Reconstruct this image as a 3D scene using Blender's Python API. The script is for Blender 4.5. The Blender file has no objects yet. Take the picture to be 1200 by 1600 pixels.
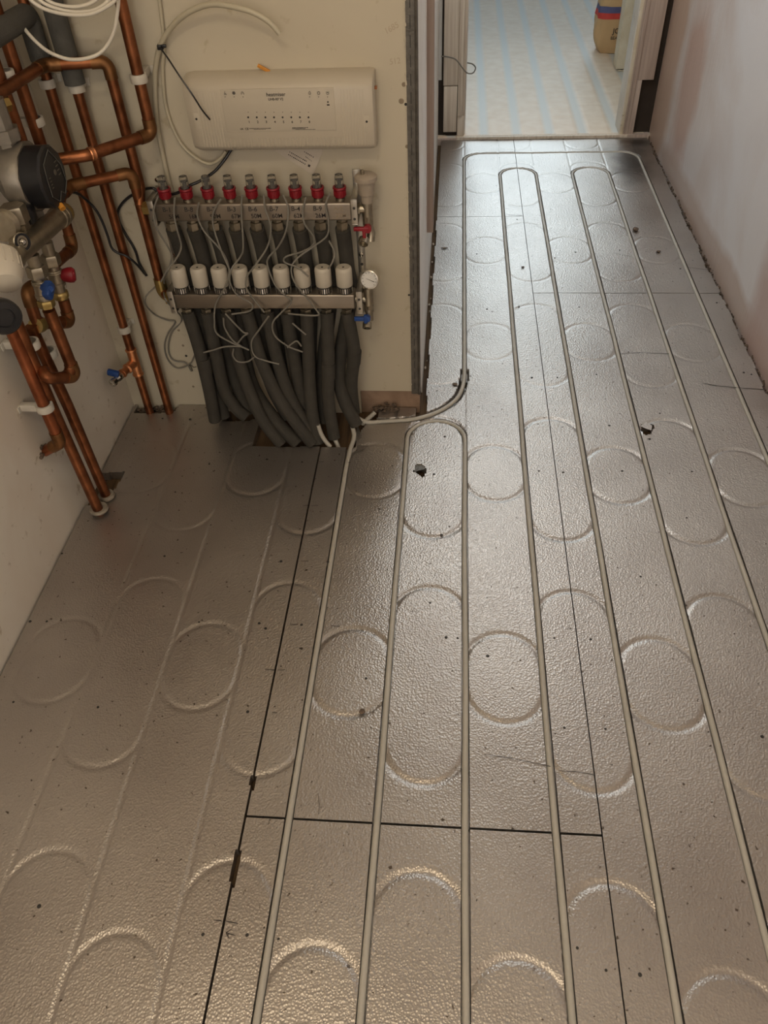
import bpy, bmesh, math, random
import numpy as np
from mathutils import Vector, Matrix
random.seed(7); np.random.seed(7)
SC = bpy.context.scene
COL = SC.collection
PI = math.pi

# ------------------------------------------------------------------ camera
CAM_LOC = Vector((-0.0456, 0.0, 1.299))
CAM_F = Vector((-0.0785, 0.7114, -0.6984)).normalized()
CAM_R = Vector((0.9966, 0.0721, -0.0386))
CAM_R = (CAM_R - CAM_F * CAM_R.dot(CAM_F)).normalized()
CAM_U = CAM_R.cross(CAM_F)
FPX = 1220.0
cd = bpy.data.cameras.new('camera'); cam = bpy.data.objects.new('camera', cd); COL.objects.link(cam)
cd.sensor_width = 36.0; cd.sensor_fit = 'AUTO'; cd.lens = FPX / 1600.0 * 36.0
cd.clip_start = 0.02; cd.clip_end = 60
m = Matrix((CAM_R, CAM_U, -CAM_F)).transposed().to_4x4(); m.translation = CAM_LOC
cam.matrix_world = m
SC.camera = cam

# ------------------------------------------------------------------ view, world, lights
SC.view_settings.view_transform = 'Standard'; SC.view_settings.look = 'None'
SC.view_settings.exposure = 0.0; SC.view_settings.gamma = 1.0
SC.view_settings.use_curve_mapping = False
SC.cycles.use_denoising = True
SC.cycles.max_bounces = 8; SC.cycles.diffuse_bounces = 5; SC.cycles.glossy_bounces = 5
SC.cycles.transmission_bounces = 5; SC.cycles.sample_clamp_indirect = 6.0
SC.cycles.caustics_reflective = False; SC.cycles.caustics_refractive = False
W = bpy.data.worlds.new('daylight'); SC.world = W; W.use_nodes = True
W.node_tree.nodes['Background'].inputs[0].default_value = (0.62, 0.78, 1.0, 1)
W.node_tree.nodes['Background'].inputs[1].default_value = 0.5

def light(name, kind, loc, power, color, size=None, size_y=None, aim=None, radius=None, spread=None):
    ld = bpy.data.lights.new(name, kind); ld.energy = power; ld.color = color
    if kind == 'AREA':
        ld.shape = 'RECTANGLE'; ld.size = size; ld.size_y = size_y
    if spread is not None: ld.spread = math.radians(spread)
    if radius is not None: ld.shadow_soft_size = radius
    o = bpy.data.objects.new(name, ld); COL.objects.link(o); o.location = loc
    if aim is not None:
        o.rotation_euler = (Vector(aim) - Vector(loc)).to_track_quat('-Z', 'Y').to_euler()
    return o
light('window_daylight', 'AREA', (0.5, 8.05, 1.55), 5.4, (0.74, 0.91, 1.0), 2.6, 1.5, (0.35, 2.4, 0.2), spread=90)
light('added_corridor_sheen', 'AREA', (0.45, 6.3, 2.25), 6.8, (0.82, 0.94, 1.0), 1.8, 1.5, (0.30, 2.2, 0.0), spread=75)  # added panel aimed to brighten the corridor foil; the ceiling has no opening
light('ceiling_lamp_light', 'POINT', (-0.38, -0.10, 2.20), 15, (1.0, 0.85, 0.62), radius=0.06)
light('added_corridor_fill', 'POINT', (0.04, 2.9, 2.0), 18, (0.92, 0.97, 1.0), radius=0.14)  # added fill for the door frames and right wall; no lamp hangs here
light('added_rear_fill', 'AREA', (-0.05, -1.9, 1.5), 22, (1.0, 0.95, 0.88), 1.5, 1.6, (-0.05, 2.0, 0.9))  # added frontal fill from behind the camera; the rear wall is solid

# ------------------------------------------------------------------ planes of the place
YW = 1.74      # manifold wall
XL = -0.935    # left wall
XS = -0.12     # side of the cupboard wall, towards the corridor
XR = 0.835     # right wall
YD = 3.79      # doorway wall
def on_plane(px, py, n, d):
    """Point of a real plane n.P=d that the photograph shows at px,py."""
    r = CAM_F + CAM_R * ((px - 600) / FPX) + CAM_U * ((800 - py) / FPX)
    n = Vector(n); t = (d - n.dot(CAM_LOC)) / n.dot(r)
    return CAM_LOC + r * t
def Wp(px, py, o=0.0): return on_plane(px, py, (0, 1, 0), YW - o)
def Lp(px, py, o=0.0): return on_plane(px, py, (1, 0, 0), XL + o)
def Fp(px, py, z=0.0): return on_plane(px, py, (0, 0, 1), z)
def Dp(px, py, o=0.0): return on_plane(px, py, (0, 1, 0), YD - o)

# ------------------------------------------------------------------ materials
def newmat(name):
    mt = bpy.data.materials.new(name); mt.use_nodes = True
    nt = mt.node_tree; return mt, nt, nt.nodes['Principled BSDF']
def ramp(nt, stops):
    r = nt.nodes.new('ShaderNodeValToRGB'); cr = r.color_ramp
    while len(cr.elements) < len(stops): cr.elements.new(0.5)
    for e, (p, c) in zip(cr.elements, stops): e.position = p; e.color = (*c, 1)
    return r
def simple(name, col, rough=0.5, metal=0.0, var=0.12, scale=30, bump=0.0, bscale=200, spec=0.5, coat=0):
    mt, nt, b = newmat(name); N = nt.nodes; K = nt.links
    tc = N.new('ShaderNodeTexCoord'); nz = N.new('ShaderNodeTexNoise'); nz.inputs['Scale'].default_value = scale
    nz.inputs['Detail'].default_value = 4; K.new(tc.outputs['Object'], nz.inputs['Vector'])
    lo = tuple(max(0, c * (1 - var)) for c in col); hi = tuple(min(1, c * (1 + var)) for c in col)
    r = ramp(nt, [(0.3, lo), (0.7, hi)]); K.new(nz.outputs['Fac'], r.inputs['Fac']); K.new(r.outputs['Color'], b.inputs['Base Color'])
    b.inputs['Roughness'].default_value = rough; b.inputs['Metallic'].default_value = metal
    b.inputs['Specular IOR Level'].default_value = spec
    b.inputs['Coat Weight'].default_value = coat
    if bump:
        n2 = N.new('ShaderNodeTexNoise'); n2.inputs['Scale'].default_value = bscale; K.new(tc.outputs['Object'], n2.inputs['Vector'])
        bp = N.new('ShaderNodeBump'); bp.inputs['Strength'].default_value = bump; bp.inputs['Distance'].default_value = 0.002
        K.new(n2.outputs['Fac'], bp.inputs['Height']); K.new(bp.outputs['Normal'], b.inputs['Normal'])
    return mt

def foil_mat():
    mt, nt, b = newmat('embossed_foil'); N = nt.nodes; K = nt.links
    g = N.new('ShaderNodeNewGeometry')
    # colour: silver with dusty film
    nz = N.new('ShaderNodeTexNoise'); nz.inputs['Scale'].default_value = 3.2; nz.inputs['Detail'].default_value = 5
    K.new(g.outputs['Position'], nz.inputs['Vector'])
    r = ramp(nt, [(0.32, (0.40, 0.365, 0.335)), (0.7, (0.51, 0.475, 0.44))]); K.new(nz.outputs['Fac'], r.inputs['Fac'])
    # grime specks
    sp = N.new('ShaderNodeTexNoise'); sp.inputs['Scale'].default_value = 95; sp.inputs['Detail'].default_value = 3
    K.new(g.outputs['Position'], sp.inputs['Vector'])
    r2 = ramp(nt, [(0.0, (0.25, 0.22, 0.19)), (0.27, (0.25, 0.22, 0.19)), (0.33, (1, 1, 1))]); K.new(sp.outputs['Fac'], r2.inputs['Fac'])
    mx = N.new('ShaderNodeMixRGB'); mx.blend_type = 'MULTIPLY'; mx.inputs['Fac'].default_value = 1
    K.new(r.outputs['Color'], mx.inputs[1]); K.new(r2.outputs['Color'], mx.inputs[2])
    # dark smeared grime patches at the far right corner of the corridor
    def patch(cx, cy, rx, ry, prev, col, amt):
        mp = N.new('ShaderNodeMapping'); mp.vector_type = 'POINT'
        mp.inputs['Location'].default_value = (-cx / rx, -cy / ry, 0); mp.inputs['Scale'].default_value = (1 / rx, 1 / ry, 1)
        K.new(g.outputs['Position'], mp.inputs['Vector'])
        ln = N.new('ShaderNodeVectorMath'); ln.operation = 'LENGTH'; K.new(mp.outputs['Vector'], ln.inputs[0])
        n3 = N.new('ShaderNodeTexNoise'); n3.inputs['Scale'].default_value = 14; n3.inputs['Detail'].default_value = 6
        K.new(g.outputs['Position'], n3.inputs['Vector'])
        ad = N.new('ShaderNodeMath'); ad.operation = 'ADD'; K.new(ln.outputs['Value'], ad.inputs[0]); K.new(n3.outputs['Fac'], ad.inputs[1])
        mr = N.new('ShaderNodeMapRange'); mr.inputs['From Min'].default_value = 0.75; mr.inputs['From Max'].default_value = 1.55
        mr.inputs['To Min'].default_value = amt; mr.inputs['To Max'].default_value = 0; K.new(ad.outputs[0], mr.inputs['Value'])
        mm = N.new('ShaderNodeMixRGB'); K.new(mr.outputs[0], mm.inputs['Fac']); K.new(prev, mm.inputs[1]); mm.inputs[2].default_value = (*col, 1)
        return mm.outputs['Color']
    c = patch(0.70, 3.47, 0.10, 0.26, mx.outputs['Color'], (0.10, 0.09, 0.08), 0.8)
    c = patch(0.77, 3.72, 0.10, 0.07, c, (0.08, 0.07, 0.06), 0.8)
    K.new(c, b.inputs['Base Color'])
    b.inputs['Metallic'].default_value = 0.86
    rr = N.new('ShaderNodeMapRange'); rr.inputs['To Min'].default_value = 0.31; rr.inputs['To Max'].default_value = 0.39
    K.new(nz.outputs['Fac'], rr.inputs['Value']); K.new(rr.outputs[0], b.inputs['Roughness'])
    # embossing
    n1 = N.new('ShaderNodeTexVoronoi'); n1.inputs['Scale'].default_value = 260; K.new(g.outputs['Position'], n1.inputs['Vector'])
    b1 = N.new('ShaderNodeBump'); b1.inputs['Strength'].default_value = 0.55; b1.inputs['Distance'].default_value = 0.0011
    K.new(n1.outputs['Distance'], b1.inputs['Height'])
    # larger crumple and long wrinkles
    mp = N.new('ShaderNodeMapping'); mp.inputs['Rotation'].default_value = (0, 0, 0.25); mp.inputs['Scale'].default_value = (110, 45, 1)
    K.new(g.outputs['Position'], mp.inputs['Vector'])
    n2 = N.new('ShaderNodeTexNoise'); n2.inputs['Scale'].default_value = 1.0; n2.inputs['Detail'].default_value = 5
    K.new(mp.outputs['Vector'], n2.inputs['Vector'])
    b2 = N.new('ShaderNodeBump'); b2.inputs['Strength'].default_value = 0.16; b2.inputs['Distance'].default_value = 0.0016
    K.new(n2.outputs['Fac'], b2.inputs['Height']); K.new(b1.outputs['Normal'], b2.inputs['Normal'])
    K.new(b2.outputs['Normal'], b.inputs['Normal'])
    return mt

def plaster_mat(name, base, stain, scale, rough=0.6, bump=0.25, brush=None, spots=None, patches=None):
    """Plaster with cloudy stains; brush = vector scale of trowel streaks."""
    mt, nt, b = newmat(name); N = nt.nodes; K = nt.links
    g = N.new('ShaderNodeNewGeometry')
    nz = N.new('ShaderNodeTexNoise'); nz.inputs['Scale'].default_value = scale; nz.inputs['Detail'].default_value = 6
    nz.inputs['Distortion'].default_value = 0.6
    K.new(g.outputs['Position'], nz.inputs['Vector'])
    r = ramp(nt, [(0.38, stain), (0.6, base)]); K.new(nz.outputs['Fac'], r.inputs['Fac'])
    col = r.outputs['Color']
    if spots:
        s = N.new('ShaderNodeTexNoise'); s.inputs['Scale'].default_value = 34; s.inputs['Detail'].default_value = 5
        K.new(g.outputs['Position'], s.inputs['Vector'])
        r2 = ramp(nt, [(0.0, spots), (0.27, spots), (0.36, (1, 1, 1))]); K.new(s.outputs['Fac'], r2.inputs['Fac'])
        mx = N.new('ShaderNodeMixRGB'); mx.blend_type = 'MULTIPLY'; mx.inputs[0].default_value = 0.8
        K.new(col, mx.inputs[1]); K.new(r2.outputs['Color'], mx.inputs[2]); col = mx.outputs['Color']
    for (py, pz, ry, rz, pc, amt) in (patches or ()):
        m3 = N.new('ShaderNodeMapping'); m3.inputs['Location'].default_value = (0, -py / ry, -pz / rz); m3.inputs['Scale'].default_value = (0, 1 / ry, 1 / rz)
        K.new(g.outputs['Position'], m3.inputs['Vector'])
        ln = N.new('ShaderNodeVectorMath'); ln.operation = 'LENGTH'; K.new(m3.outputs['Vector'], ln.inputs[0])
        n4 = N.new('ShaderNodeTexNoise'); n4.inputs['Scale'].default_value = 5; n4.inputs['Detail'].default_value = 4; K.new(g.outputs['Position'], n4.inputs['Vector'])
        ad = N.new('ShaderNodeMath'); ad.operation = 'ADD'; K.new(ln.outputs['Value'], ad.inputs[0]); K.new(n4.outputs['Fac'], ad.inputs[1])
        mr = N.new('ShaderNodeMapRange'); mr.inputs['From Min'].default_value = 1.15; mr.inputs['From Max'].default_value = 1.65
        mr.inputs['To Min'].default_value = amt; mr.inputs['To Max'].default_value = 0; K.new(ad.outputs[0], mr.inputs['Value'])
        mm = N.new('ShaderNodeMixRGB'); K.new(mr.outputs[0], mm.inputs['Fac']); K.new(col, mm.inputs[1]); mm.inputs[2].default_value = (*pc, 1)
        col = mm.outputs['Color']
    K.new(col, b.inputs['Base Color']); b.inputs['Roughness'].default_value = rough
    mp = N.new('ShaderNodeMapping'); mp.inputs['Scale'].default_value = brush or (8, 8, 8); mp.inputs['Rotation'].default_value = (0.5, 0, 0)
    K.new(g.outputs['Position'], mp.inputs['Vector'])
    n2 = N.new('ShaderNodeTexNoise'); n2.inputs['Scale'].default_value = 1; n2.inputs['Detail'].default_value = 5
    K.new(mp.outputs['Vector'], n2.inputs['Vector'])
    bp = N.new('ShaderNodeBump'); bp.inputs['Strength'].default_value = bump; bp.inputs['Distance'].default_value = 0.006
    K.new(n2.outputs['Fac'], bp.inputs['Height']); K.new(bp.outputs['Normal'], b.inputs['Normal'])
    return mt

def wood_mat(name, a, c, rough=0.6, axis=2, scale=30):
    mt, nt, b = newmat(name); N = nt.nodes; K = nt.links
    g = N.new('ShaderNodeNewGeometry'); mp = N.new('ShaderNodeMapping')
    s = [scale * 3] * 3; s[axis] = scale / 8; mp.inputs['Scale'].default_value = s
    K.new(g.outputs['Position'], mp.inputs['Vector'])
    nz = N.new('ShaderNodeTexNoise'); nz.inputs['Scale'].default_value = 1; nz.inputs['Detail'].default_value = 6; K.new(mp.outputs['Vector'], nz.inputs['Vector'])
    r = ramp(nt, [(0.3, a), (0.7, c)]); K.new(nz.outputs['Fac'], r.inputs['Fac']); K.new(r.outputs['Color'], b.inputs['Base Color'])
    b.inputs['Roughness'].default_value = rough
    bp = N.new('ShaderNodeBump'); bp.inputs['Strength'].default_value = 0.3; bp.inputs['Distance'].default_value = 0.001
    K.new(nz.outputs['Fac'], bp.inputs['Height']); K.new(bp.outputs['Normal'], b.inputs['Normal'])
    return mt

def copper_mat(name, a, c, rough):
    mt, nt, b = newmat(name); N = nt.nodes; K = nt.links
    tc = N.new('ShaderNodeTexCoord'); nz = N.new('ShaderNodeTexNoise'); nz.inputs['Scale'].default_value = 26; nz.inputs['Detail'].default_value = 6
    K.new(tc.outputs['Object'], nz.inputs['Vector'])
    r = ramp(nt, [(0.3, a), (0.68, c)]); K.new(nz.outputs['Fac'], r.inputs['Fac']); K.new(r.outputs['Color'], b.inputs['Base Color'])
    b.inputs['Metallic'].default_value = 0.9
    mr = N.new('ShaderNodeMapRange'); mr.inputs['To Min'].default_value = rough + 0.18; mr.inputs['To Max'].default_value = rough - 0.05
    K.new(nz.outputs['Fac'], mr.inputs['Value']); K.new(mr.outputs[0], b.inputs['Roughness'])
    return mt

def stripe_mat():
    """Floor panels of the bright room: peach blocks between pale blue channels."""
    mt, nt, b = newmat('striped_floor_panel'); N = nt.nodes; K = nt.links
    g = N.new('ShaderNodeNewGeometry'); sx = N.new('ShaderNodeSeparateXYZ'); K.new(g.outputs['Position'], sx.inputs[0])
    ad = N.new('ShaderNodeMath'); ad.operation = 'ADD'; ad.inputs[1].default_value = 3.0 - 0.09 + 0.075; K.new(sx.outputs['X'], ad.inputs[0])
    md = N.new('ShaderNodeMath'); md.operation = 'MODULO'; md.inputs[1].default_value = 0.15; K.new(ad.outputs[0], md.inputs[0])
    sb = N.new('ShaderNodeMath'); sb.operation = 'SUBTRACT'; sb.inputs[1].default_value = 0.075; K.new(md.outputs[0], sb.inputs[0])
    ab = N.new('ShaderNodeMath'); ab.operation = 'ABSOLUTE'; K.new(sb.outputs[0], ab.inputs[0])
    nz = N.new('ShaderNodeTexNoise'); nz.inputs['Scale'].default_value = 18; K.new(g.outputs['Position'], nz.inputs['Vector'])
    mr = N.new('ShaderNodeMapRange'); mr.inputs['From Min'].default_value = 0.010; mr.inputs['From Max'].default_value = 0.030
    K.new(ab.outputs[0], mr.inputs['Value'])
    r = ramp(nt, [(0.3, (0.80, 0.66, 0.50)), (0.7, (0.88, 0.76, 0.61))]); K.new(nz.outputs['Fac'], r.inputs['Fac'])
    mx = N.new('ShaderNodeMixRGB'); K.new(mr.outputs[0], mx.inputs[0]); mx.inputs[1].default_value = (0.70, 0.71, 0.67, 1)
    K.new(r.outputs['Color'], mx.inputs[2]); K.new(mx.outputs[0], b.inputs['Base Color']); b.inputs['Roughness'].default_value = 0.5
    return mt

M = dict(
    foil=foil_mat(),
    subfloor=wood_mat('brown_chipboard', (0.06, 0.035, 0.018), (0.15, 0.09, 0.042), 0.85, 1, 40),
    wall=plaster_mat('cream_board', (0.57, 0.51, 0.395), (0.52, 0.455, 0.34), 2.0, 0.55, 0.06, None, (0.80, 0.76, 0.68)),
    wall_left=plaster_mat('left_plaster', (0.84, 0.78, 0.68), (0.77, 0.68, 0.57), 3.0, 0.6, 0.10, None, (0.62, 0.56, 0.48)),
    wall_right=plaster_mat('trowelled_plaster', (0.82, 0.80, 0.82), (0.70, 0.62, 0.59), 1.6, 0.36, 0.35, (40, 60, 9), None,
        [(3.70, 0.45, 0.20, 0.9, (0.55, 0.37, 0.26), 0.8), (3.30, 0.36, 0.17, 0.30, (0.56, 0.37, 0.30), 0.85), (2.6, 0.03, 1.3, 0.07, (0.50, 0.36, 0.28), 0.7), (1.95, 0.10, 0.22, 0.28, (0.55, 0.40, 0.36), 0.8)]),
    white=plaster_mat('white_paint', (0.80, 0.77, 0.72), (0.72, 0.68, 0.62), 5, 0.5, 0.05, None, (0.8, 0.75, 0.7)),
    cream=plaster_mat('chipped_cream_paint', (0.80, 0.74, 0.60), (0.70, 0.62, 0.46), 9, 0.5, 0.1, None, (0.5, 0.45, 0.35)),
    bare=plaster_mat('bare_brown_base', (0.34, 0.23, 0.16), (0.22, 0.14, 0.09), 12, 0.8, 0.3),
    timber=wood_mat('pinkish_timber', (0.36, 0.27, 0.22), (0.48, 0.38, 0.32)),
    architrave=wood_mat('worn_pale_wood', (0.62, 0.52, 0.41), (0.84, 0.76, 0.64)),
    architrave_dark=wood_mat('worn_brown_wood', (0.42, 0.33, 0.28), (0.60, 0.50, 0.43)),
    painted_shade=simple('painted_shade_black', (0.035, 0.025, 0.018), 0.95),  # near-black colour standing in for shade in gaps
    striped=stripe_mat(),
    copper=copper_mat('tarnished_copper', (0.13, 0.045, 0.018), (0.32, 0.118, 0.050), 0.36),
    copper_red=copper_mat('red_copper', (0.20, 0.060, 0.025), (0.42, 0.14, 0.06), 0.40),
    copper_bright=copper_mat('bright_copper', (0.45, 0.17, 0.07), (0.72, 0.34, 0.17), 0.28),
    copper_fit=copper_mat('copper_fitting', (0.14, 0.065, 0.025), (0.30, 0.145, 0.06), 0.42),
    brass=copper_mat('brass', (0.30, 0.21, 0.07), (0.56, 0.42, 0.17), 0.28),
    nickel=simple('nickel_brass', (0.34, 0.30, 0.23), 0.33, 0.9, 0.15, 60),
    pump_grey=simple('cast_grey', (0.24, 0.215, 0.18), 0.45, 0.7, 0.12, 40, 0.1),
    chrome=simple('chrome', (0.62, 0.60, 0.56), 0.16, 1.0, 0.05),
    steel=simple('stainless_bar', (0.27, 0.23, 0.185), 0.38, 0.85, 0.10, 14),
    bracket=simple('zinc_bracket', (0.42, 0.39, 0.34), 0.35, 0.9, 0.1),
    insul=simple('grey_foam', (0.046, 0.041, 0.033), 0.85, 0, 0.12, 40, 0.35, 700),
    insul_blue=simple('blue_grey_foam', (0.085, 0.082, 0.072), 0.85, 0, 0.10, 40, 0.35, 700),
    pex=simple('white_pipe_plastic', (0.43, 0.405, 0.35), 0.42, 0, 0.06, 12),
    conduit=simple('translucent_conduit', (0.50, 0.45, 0.335), 0.4, 0, 0.06, 20),
    cable=simple('grey_cable_sheath', (0.20, 0.185, 0.155), 0.5, 0, 0.08),
    white_cable=simple('white_cable_sheath', (0.75, 0.70, 0.60), 0.4, 0, 0.04),
    collar=simple('shaded_grey_plastic', (0.26, 0.22, 0.17), 0.6, 0, 0.3, 60),  # collar grey darkened to carry the shade at the pipe feet
    black=simple('black_plastic', (0.012, 0.012, 0.014), 0.35, 0, 0.1),
    dark=simple('dark_rubber', (0.03, 0.028, 0.025), 0.6),
    cap=simple('white_cap_plastic', (0.56, 0.505, 0.415), 0.42, 0, 0.03),
    clip=simple('white_clip_plastic', (0.56, 0.52, 0.45), 0.5, 0, 0.10, 60),
    box=simple('off_white_casing', (0.52, 0.46, 0.365), 0.42, 0, 0.03, 8),
    box_panel=simple('matt_casing_label', (0.525, 0.465, 0.37), 0.6, 0, 0.02, 8),
    red=simple('red_plastic', (0.24, 0.008, 0.016), 0.4, 0, 0.1),
    blue=simple('blue_plastic', (0.015, 0.06, 0.24), 0.38, 0, 0.1),
    orange=simple('orange_tab', (0.62, 0.26, 0.03), 0.5),
    beige=simple('beige_vent_plastic', (0.36, 0.30, 0.235), 0.45, 0, 0.04),
    ink=simple('black_ink', (0.025, 0.02, 0.018), 0.6),
    pencil=simple('pencil_mark', (0.30, 0.24, 0.17), 0.8),
    faint=simple('faint_pencil', (0.50, 0.42, 0.31), 0.8),
    paper=simple('paper', (0.60, 0.53, 0.44), 0.7, 0, 0.03),
    dial=simple('gauge_dial', (0.72, 0.70, 0.66), 0.4, 0, 0.02),
    bead=simple('galvanised_bead', (0.13, 0.12, 0.105), 0.45, 0.7, 0.25, 60, 0.3, 300),
    sack=simple('kraft_paper_sack', (0.62, 0.42, 0.22), 0.6, 0, 0.10, 8, 0.4, 9),
    sack_blue=simple('blue_print', (0.10, 0.11, 0.25), 0.6),
    sack_red=simple('red_print', (0.60, 0.06, 0.05), 0.6),
    stone=simple('brown_fragment', (0.12, 0.085, 0.06), 0.85, 0, 0.3, 60, 0.5, 100),
    crumb=simple('plaster_crumb', (0.5, 0.42, 0.34), 0.9, 0, 0.3, 60),
)
def glass_mat():
    mt, nt, b = newmat('clear_tube'); b.inputs['Base Color'].default_value = (0.86, 0.82, 0.74, 1)
    b.inputs['Transmission Weight'].default_value = 0.9; b.inputs['Roughness'].default_value = 0.08; b.inputs['IOR'].default_value = 1.3
    return mt
M['glass'] = glass_mat()

# ------------------------------------------------------------------ mesh helpers
ORIGIN = {}
def fillet(pts, R, n=7):
    pts = [Vector(p) for p in pts]; out = [pts[0]]
    for i in range(1, len(pts) - 1):
        A, B, C = pts[i - 1], pts[i], pts[i + 1]
        a = (A - B); c = (C - B); la, lc = a.length, c.length
        if la < 1e-6 or lc < 1e-6: continue
        a.normalize(); c.normalize(); ang = a.angle(c)
        if ang > PI - 0.03: out.append(B); continue
        t = R / math.tan(ang / 2); t = min(t, la * 0.49, lc * 0.49)
        p0 = B + a * t; p1 = B + c * t
        r = t * math.tan(ang / 2); bis = (a + c).normalized(); cen = B + bis * (r / math.sin(ang / 2))
        u = (p0 - cen); v = (p1 - cen); tot = u.angle(v); ax = u.cross(v)
        if ax.length < 1e-12: out.append(B); continue
        ax.normalize()
        for k in range(n + 1): out.append(cen + Matrix.Rotation(tot * k / n, 3, ax) @ u)
    out.append(pts[-1]); return out
def spline(pts, n=8):
    pts = [Vector(p) for p in pts]
    if len(pts) < 3: return pts
    P = [2 * pts[0] - pts[1]] + pts + [2 * pts[-1] - pts[-2]]; out = []
    for i in range(1, len(P) - 2):
        p0, p1, p2, p3 = P[i - 1], P[i], P[i + 1], P[i + 2]
        for k in range(n):
            t = k / n
            out.append(0.5 * ((2 * p1) + (p2 - p0) * t + (2 * p0 - 5 * p1 + 4 * p2 - p3) * t * t + (-p0 + 3 * p1 - 3 * p2 + p3) * t ** 3))
    out.append(pts[-1]); return out
class MB:
    def __init__(s): s.bm = bmesh.new()
    def tube(s, pts, r, seg=16, cap=True):
        bm = s.bm; pts = [Vector(p) for p in pts]
        q = [pts[0]]
        for p in pts[1:]:
            if (p - q[-1]).length > 1e-5: q.append(p)
        pts = q; n = len(pts); rings = []
        rs = r if isinstance(r, (list, tuple)) else [r] * n
        if len(rs) != n: rs = [rs[min(len(rs) - 1, int(i * len(rs) / n))] for i in range(n)]
        t = (pts[1] - pts[0]).normalized()
        up = Vector((0, 0, 1)) if abs(t.z) < 0.9 else Vector((1, 0, 0))
        nr = (up - t * up.dot(t)).normalized()
        for i in range(n):
            tn = (pts[min(i + 1, n - 1)] - pts[max(i - 1, 0)]).normalized()
            nr = (nr - tn * nr.dot(tn)).normalized(); bn = tn.cross(nr)
            rings.append([bm.verts.new(pts[i] + (nr * math.cos(2 * PI * k / seg) + bn * math.sin(2 * PI * k / seg)) * rs[i]) for k in range(seg)])
        for i in range(n - 1):
            for k in range(seg):
                bm.faces.new((rings[i][k], rings[i][(k + 1) % seg], rings[i + 1][(k + 1) % seg], rings[i + 1][k]))
        if cap: bm.faces.new(rings[0][::-1]); bm.faces.new(rings[-1])
        return s
    def lathe(s, o, axis, prof, seg=24, closed=True):
        """prof: [(radius, distance along axis)]"""
        bm = s.bm; o = Vector(o); ax = Vector(axis).normalized()
        up = Vector((0, 0, 1)) if abs(ax.z) < 0.9 else Vector((0, -1, 0))
        u = (up - ax * up.dot(ax)).normalized(); v = ax.cross(u); rings = []
        for r, h in prof:
            rings.append([bm.verts.new(o + ax * h + (u * math.cos(2 * PI * k / seg) + v * math.sin(2 * PI * k / seg)) * max(r, 1e-5)) for k in range(seg)])
        for i in range(len(rings) - 1):
            for k in range(seg):
                bm.faces.new((rings[i][k], rings[i][(k + 1) % seg], rings[i + 1][(k + 1) % seg], rings[i + 1][k]))
        if closed: bm.faces.new(rings[0][::-1]); bm.faces.new(rings[-1])
        return s
    def box(s, c, size, bev=0.0, rot=None, seg=2):
        bm = bmesh.new(); bmesh.ops.create_cube(bm, size=1)
        bmesh.ops.scale(bm, vec=Vector(size), verts=bm.verts)
        if bev: bmesh.ops.bevel(bm, geom=list(bm.edges), offset=bev, segments=seg, affect='EDGES', profile=0.5)
        if rot is not None: bmesh.ops.transform(bm, matrix=rot.to_4x4(), verts=bm.verts)
        bmesh.ops.translate(bm, vec=Vector(c), verts=bm.verts)
        s.merge(bm); return s
    def b2(s, lo, hi, bev=0.0, seg=2):
        lo = Vector(lo); hi = Vector(hi); return s.box((lo + hi) / 2, hi - lo, bev, None, seg)
    def prism(s, poly, axis, d):
        """poly: list of 3D points (planar); extruded by vector axis*d."""
        bm = s.bm; ax = Vector(axis) * d; a = [bm.verts.new(Vector(p)) for p in poly]; b = [bm.verts.new(Vector(p) + ax) for p in poly]
        n = len(a); bm.faces.new(a[::-1]); bm.faces.new(b)
        for i in range(n): bm.faces.new((a[i], a[(i + 1) % n], b[(i + 1) % n], b[i]))
        return s
    def sphere(s, c, r, sc=(1, 1, 1), sub=2, jit=0):
        bm = bmesh.new(); bmesh.ops.create_icosphere(bm, subdivisions=sub, radius=r)
        for v in bm.verts:
            v.co = Vector((v.co.x * sc[0], v.co.y * sc[1], v.co.z * sc[2])) * (1 + random.uniform(-jit, jit)) + Vector(c)
        s.merge(bm); return s
    def merge(s, other):
        me = bpy.data.meshes.new('t'); other.to_mesh(me); other.free(); s.bm.from_mesh(me); bpy.data.meshes.remove(me)
    def build(s, name, mat, parent=None, origin=None, smooth=True):
        bm = s.bm; bmesh.ops.recalc_face_normals(bm, faces=bm.faces)
        if parent is not None: org = ORIGIN[parent.name]
        elif origin is not None: org = Vector(origin)
        else:
            xs = [v.co for v in bm.verts]
            org = Vector((sum(v.x for v in xs) / len(xs), sum(v.y for v in xs) / len(xs), min(v.z for v in xs)))
        bmesh.ops.translate(bm, vec=-org, verts=bm.verts)
        me = bpy.data.meshes.new(name); bm.to_mesh(me); bm.free()
        return link(name, me, mat, parent, org, smooth)
def link(name, me, mat, parent, org, smooth=True):
    if mat is not None: me.materials.append(M[mat] if isinstance(mat, str) else mat)
    if smooth and len(me.polygons):
        me.polygons.foreach_set('use_smooth', [True] * len(me.polygons))
        try: me.set_sharp_from_angle(angle=math.radians(38))
        except Exception: pass
    o = bpy.data.objects.new(name, me); COL.objects.link(o)
    if parent is not None: o.parent = parent
    else: o.location = org
    ORIGIN[o.name] = Vector(org); return o
def tag(o, label=None, cat=None, group=None, kind=None):
    if label: o['label'] = label
    if cat: o['category'] = cat
    if group: o['group'] = group
    if kind: o['kind'] = kind
    return o
def thing(name, label, cat, loc, group=None):
    o = bpy.data.objects.new(name, None); COL.objects.link(o); o.location = Vector(loc); o.empty_display_size = 0.03
    ORIGIN[o.name] = Vector(loc); return tag(o, label, cat, group)
def struct(name, mb, mat): return tag(mb.build(name, mat), kind='structure')
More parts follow.
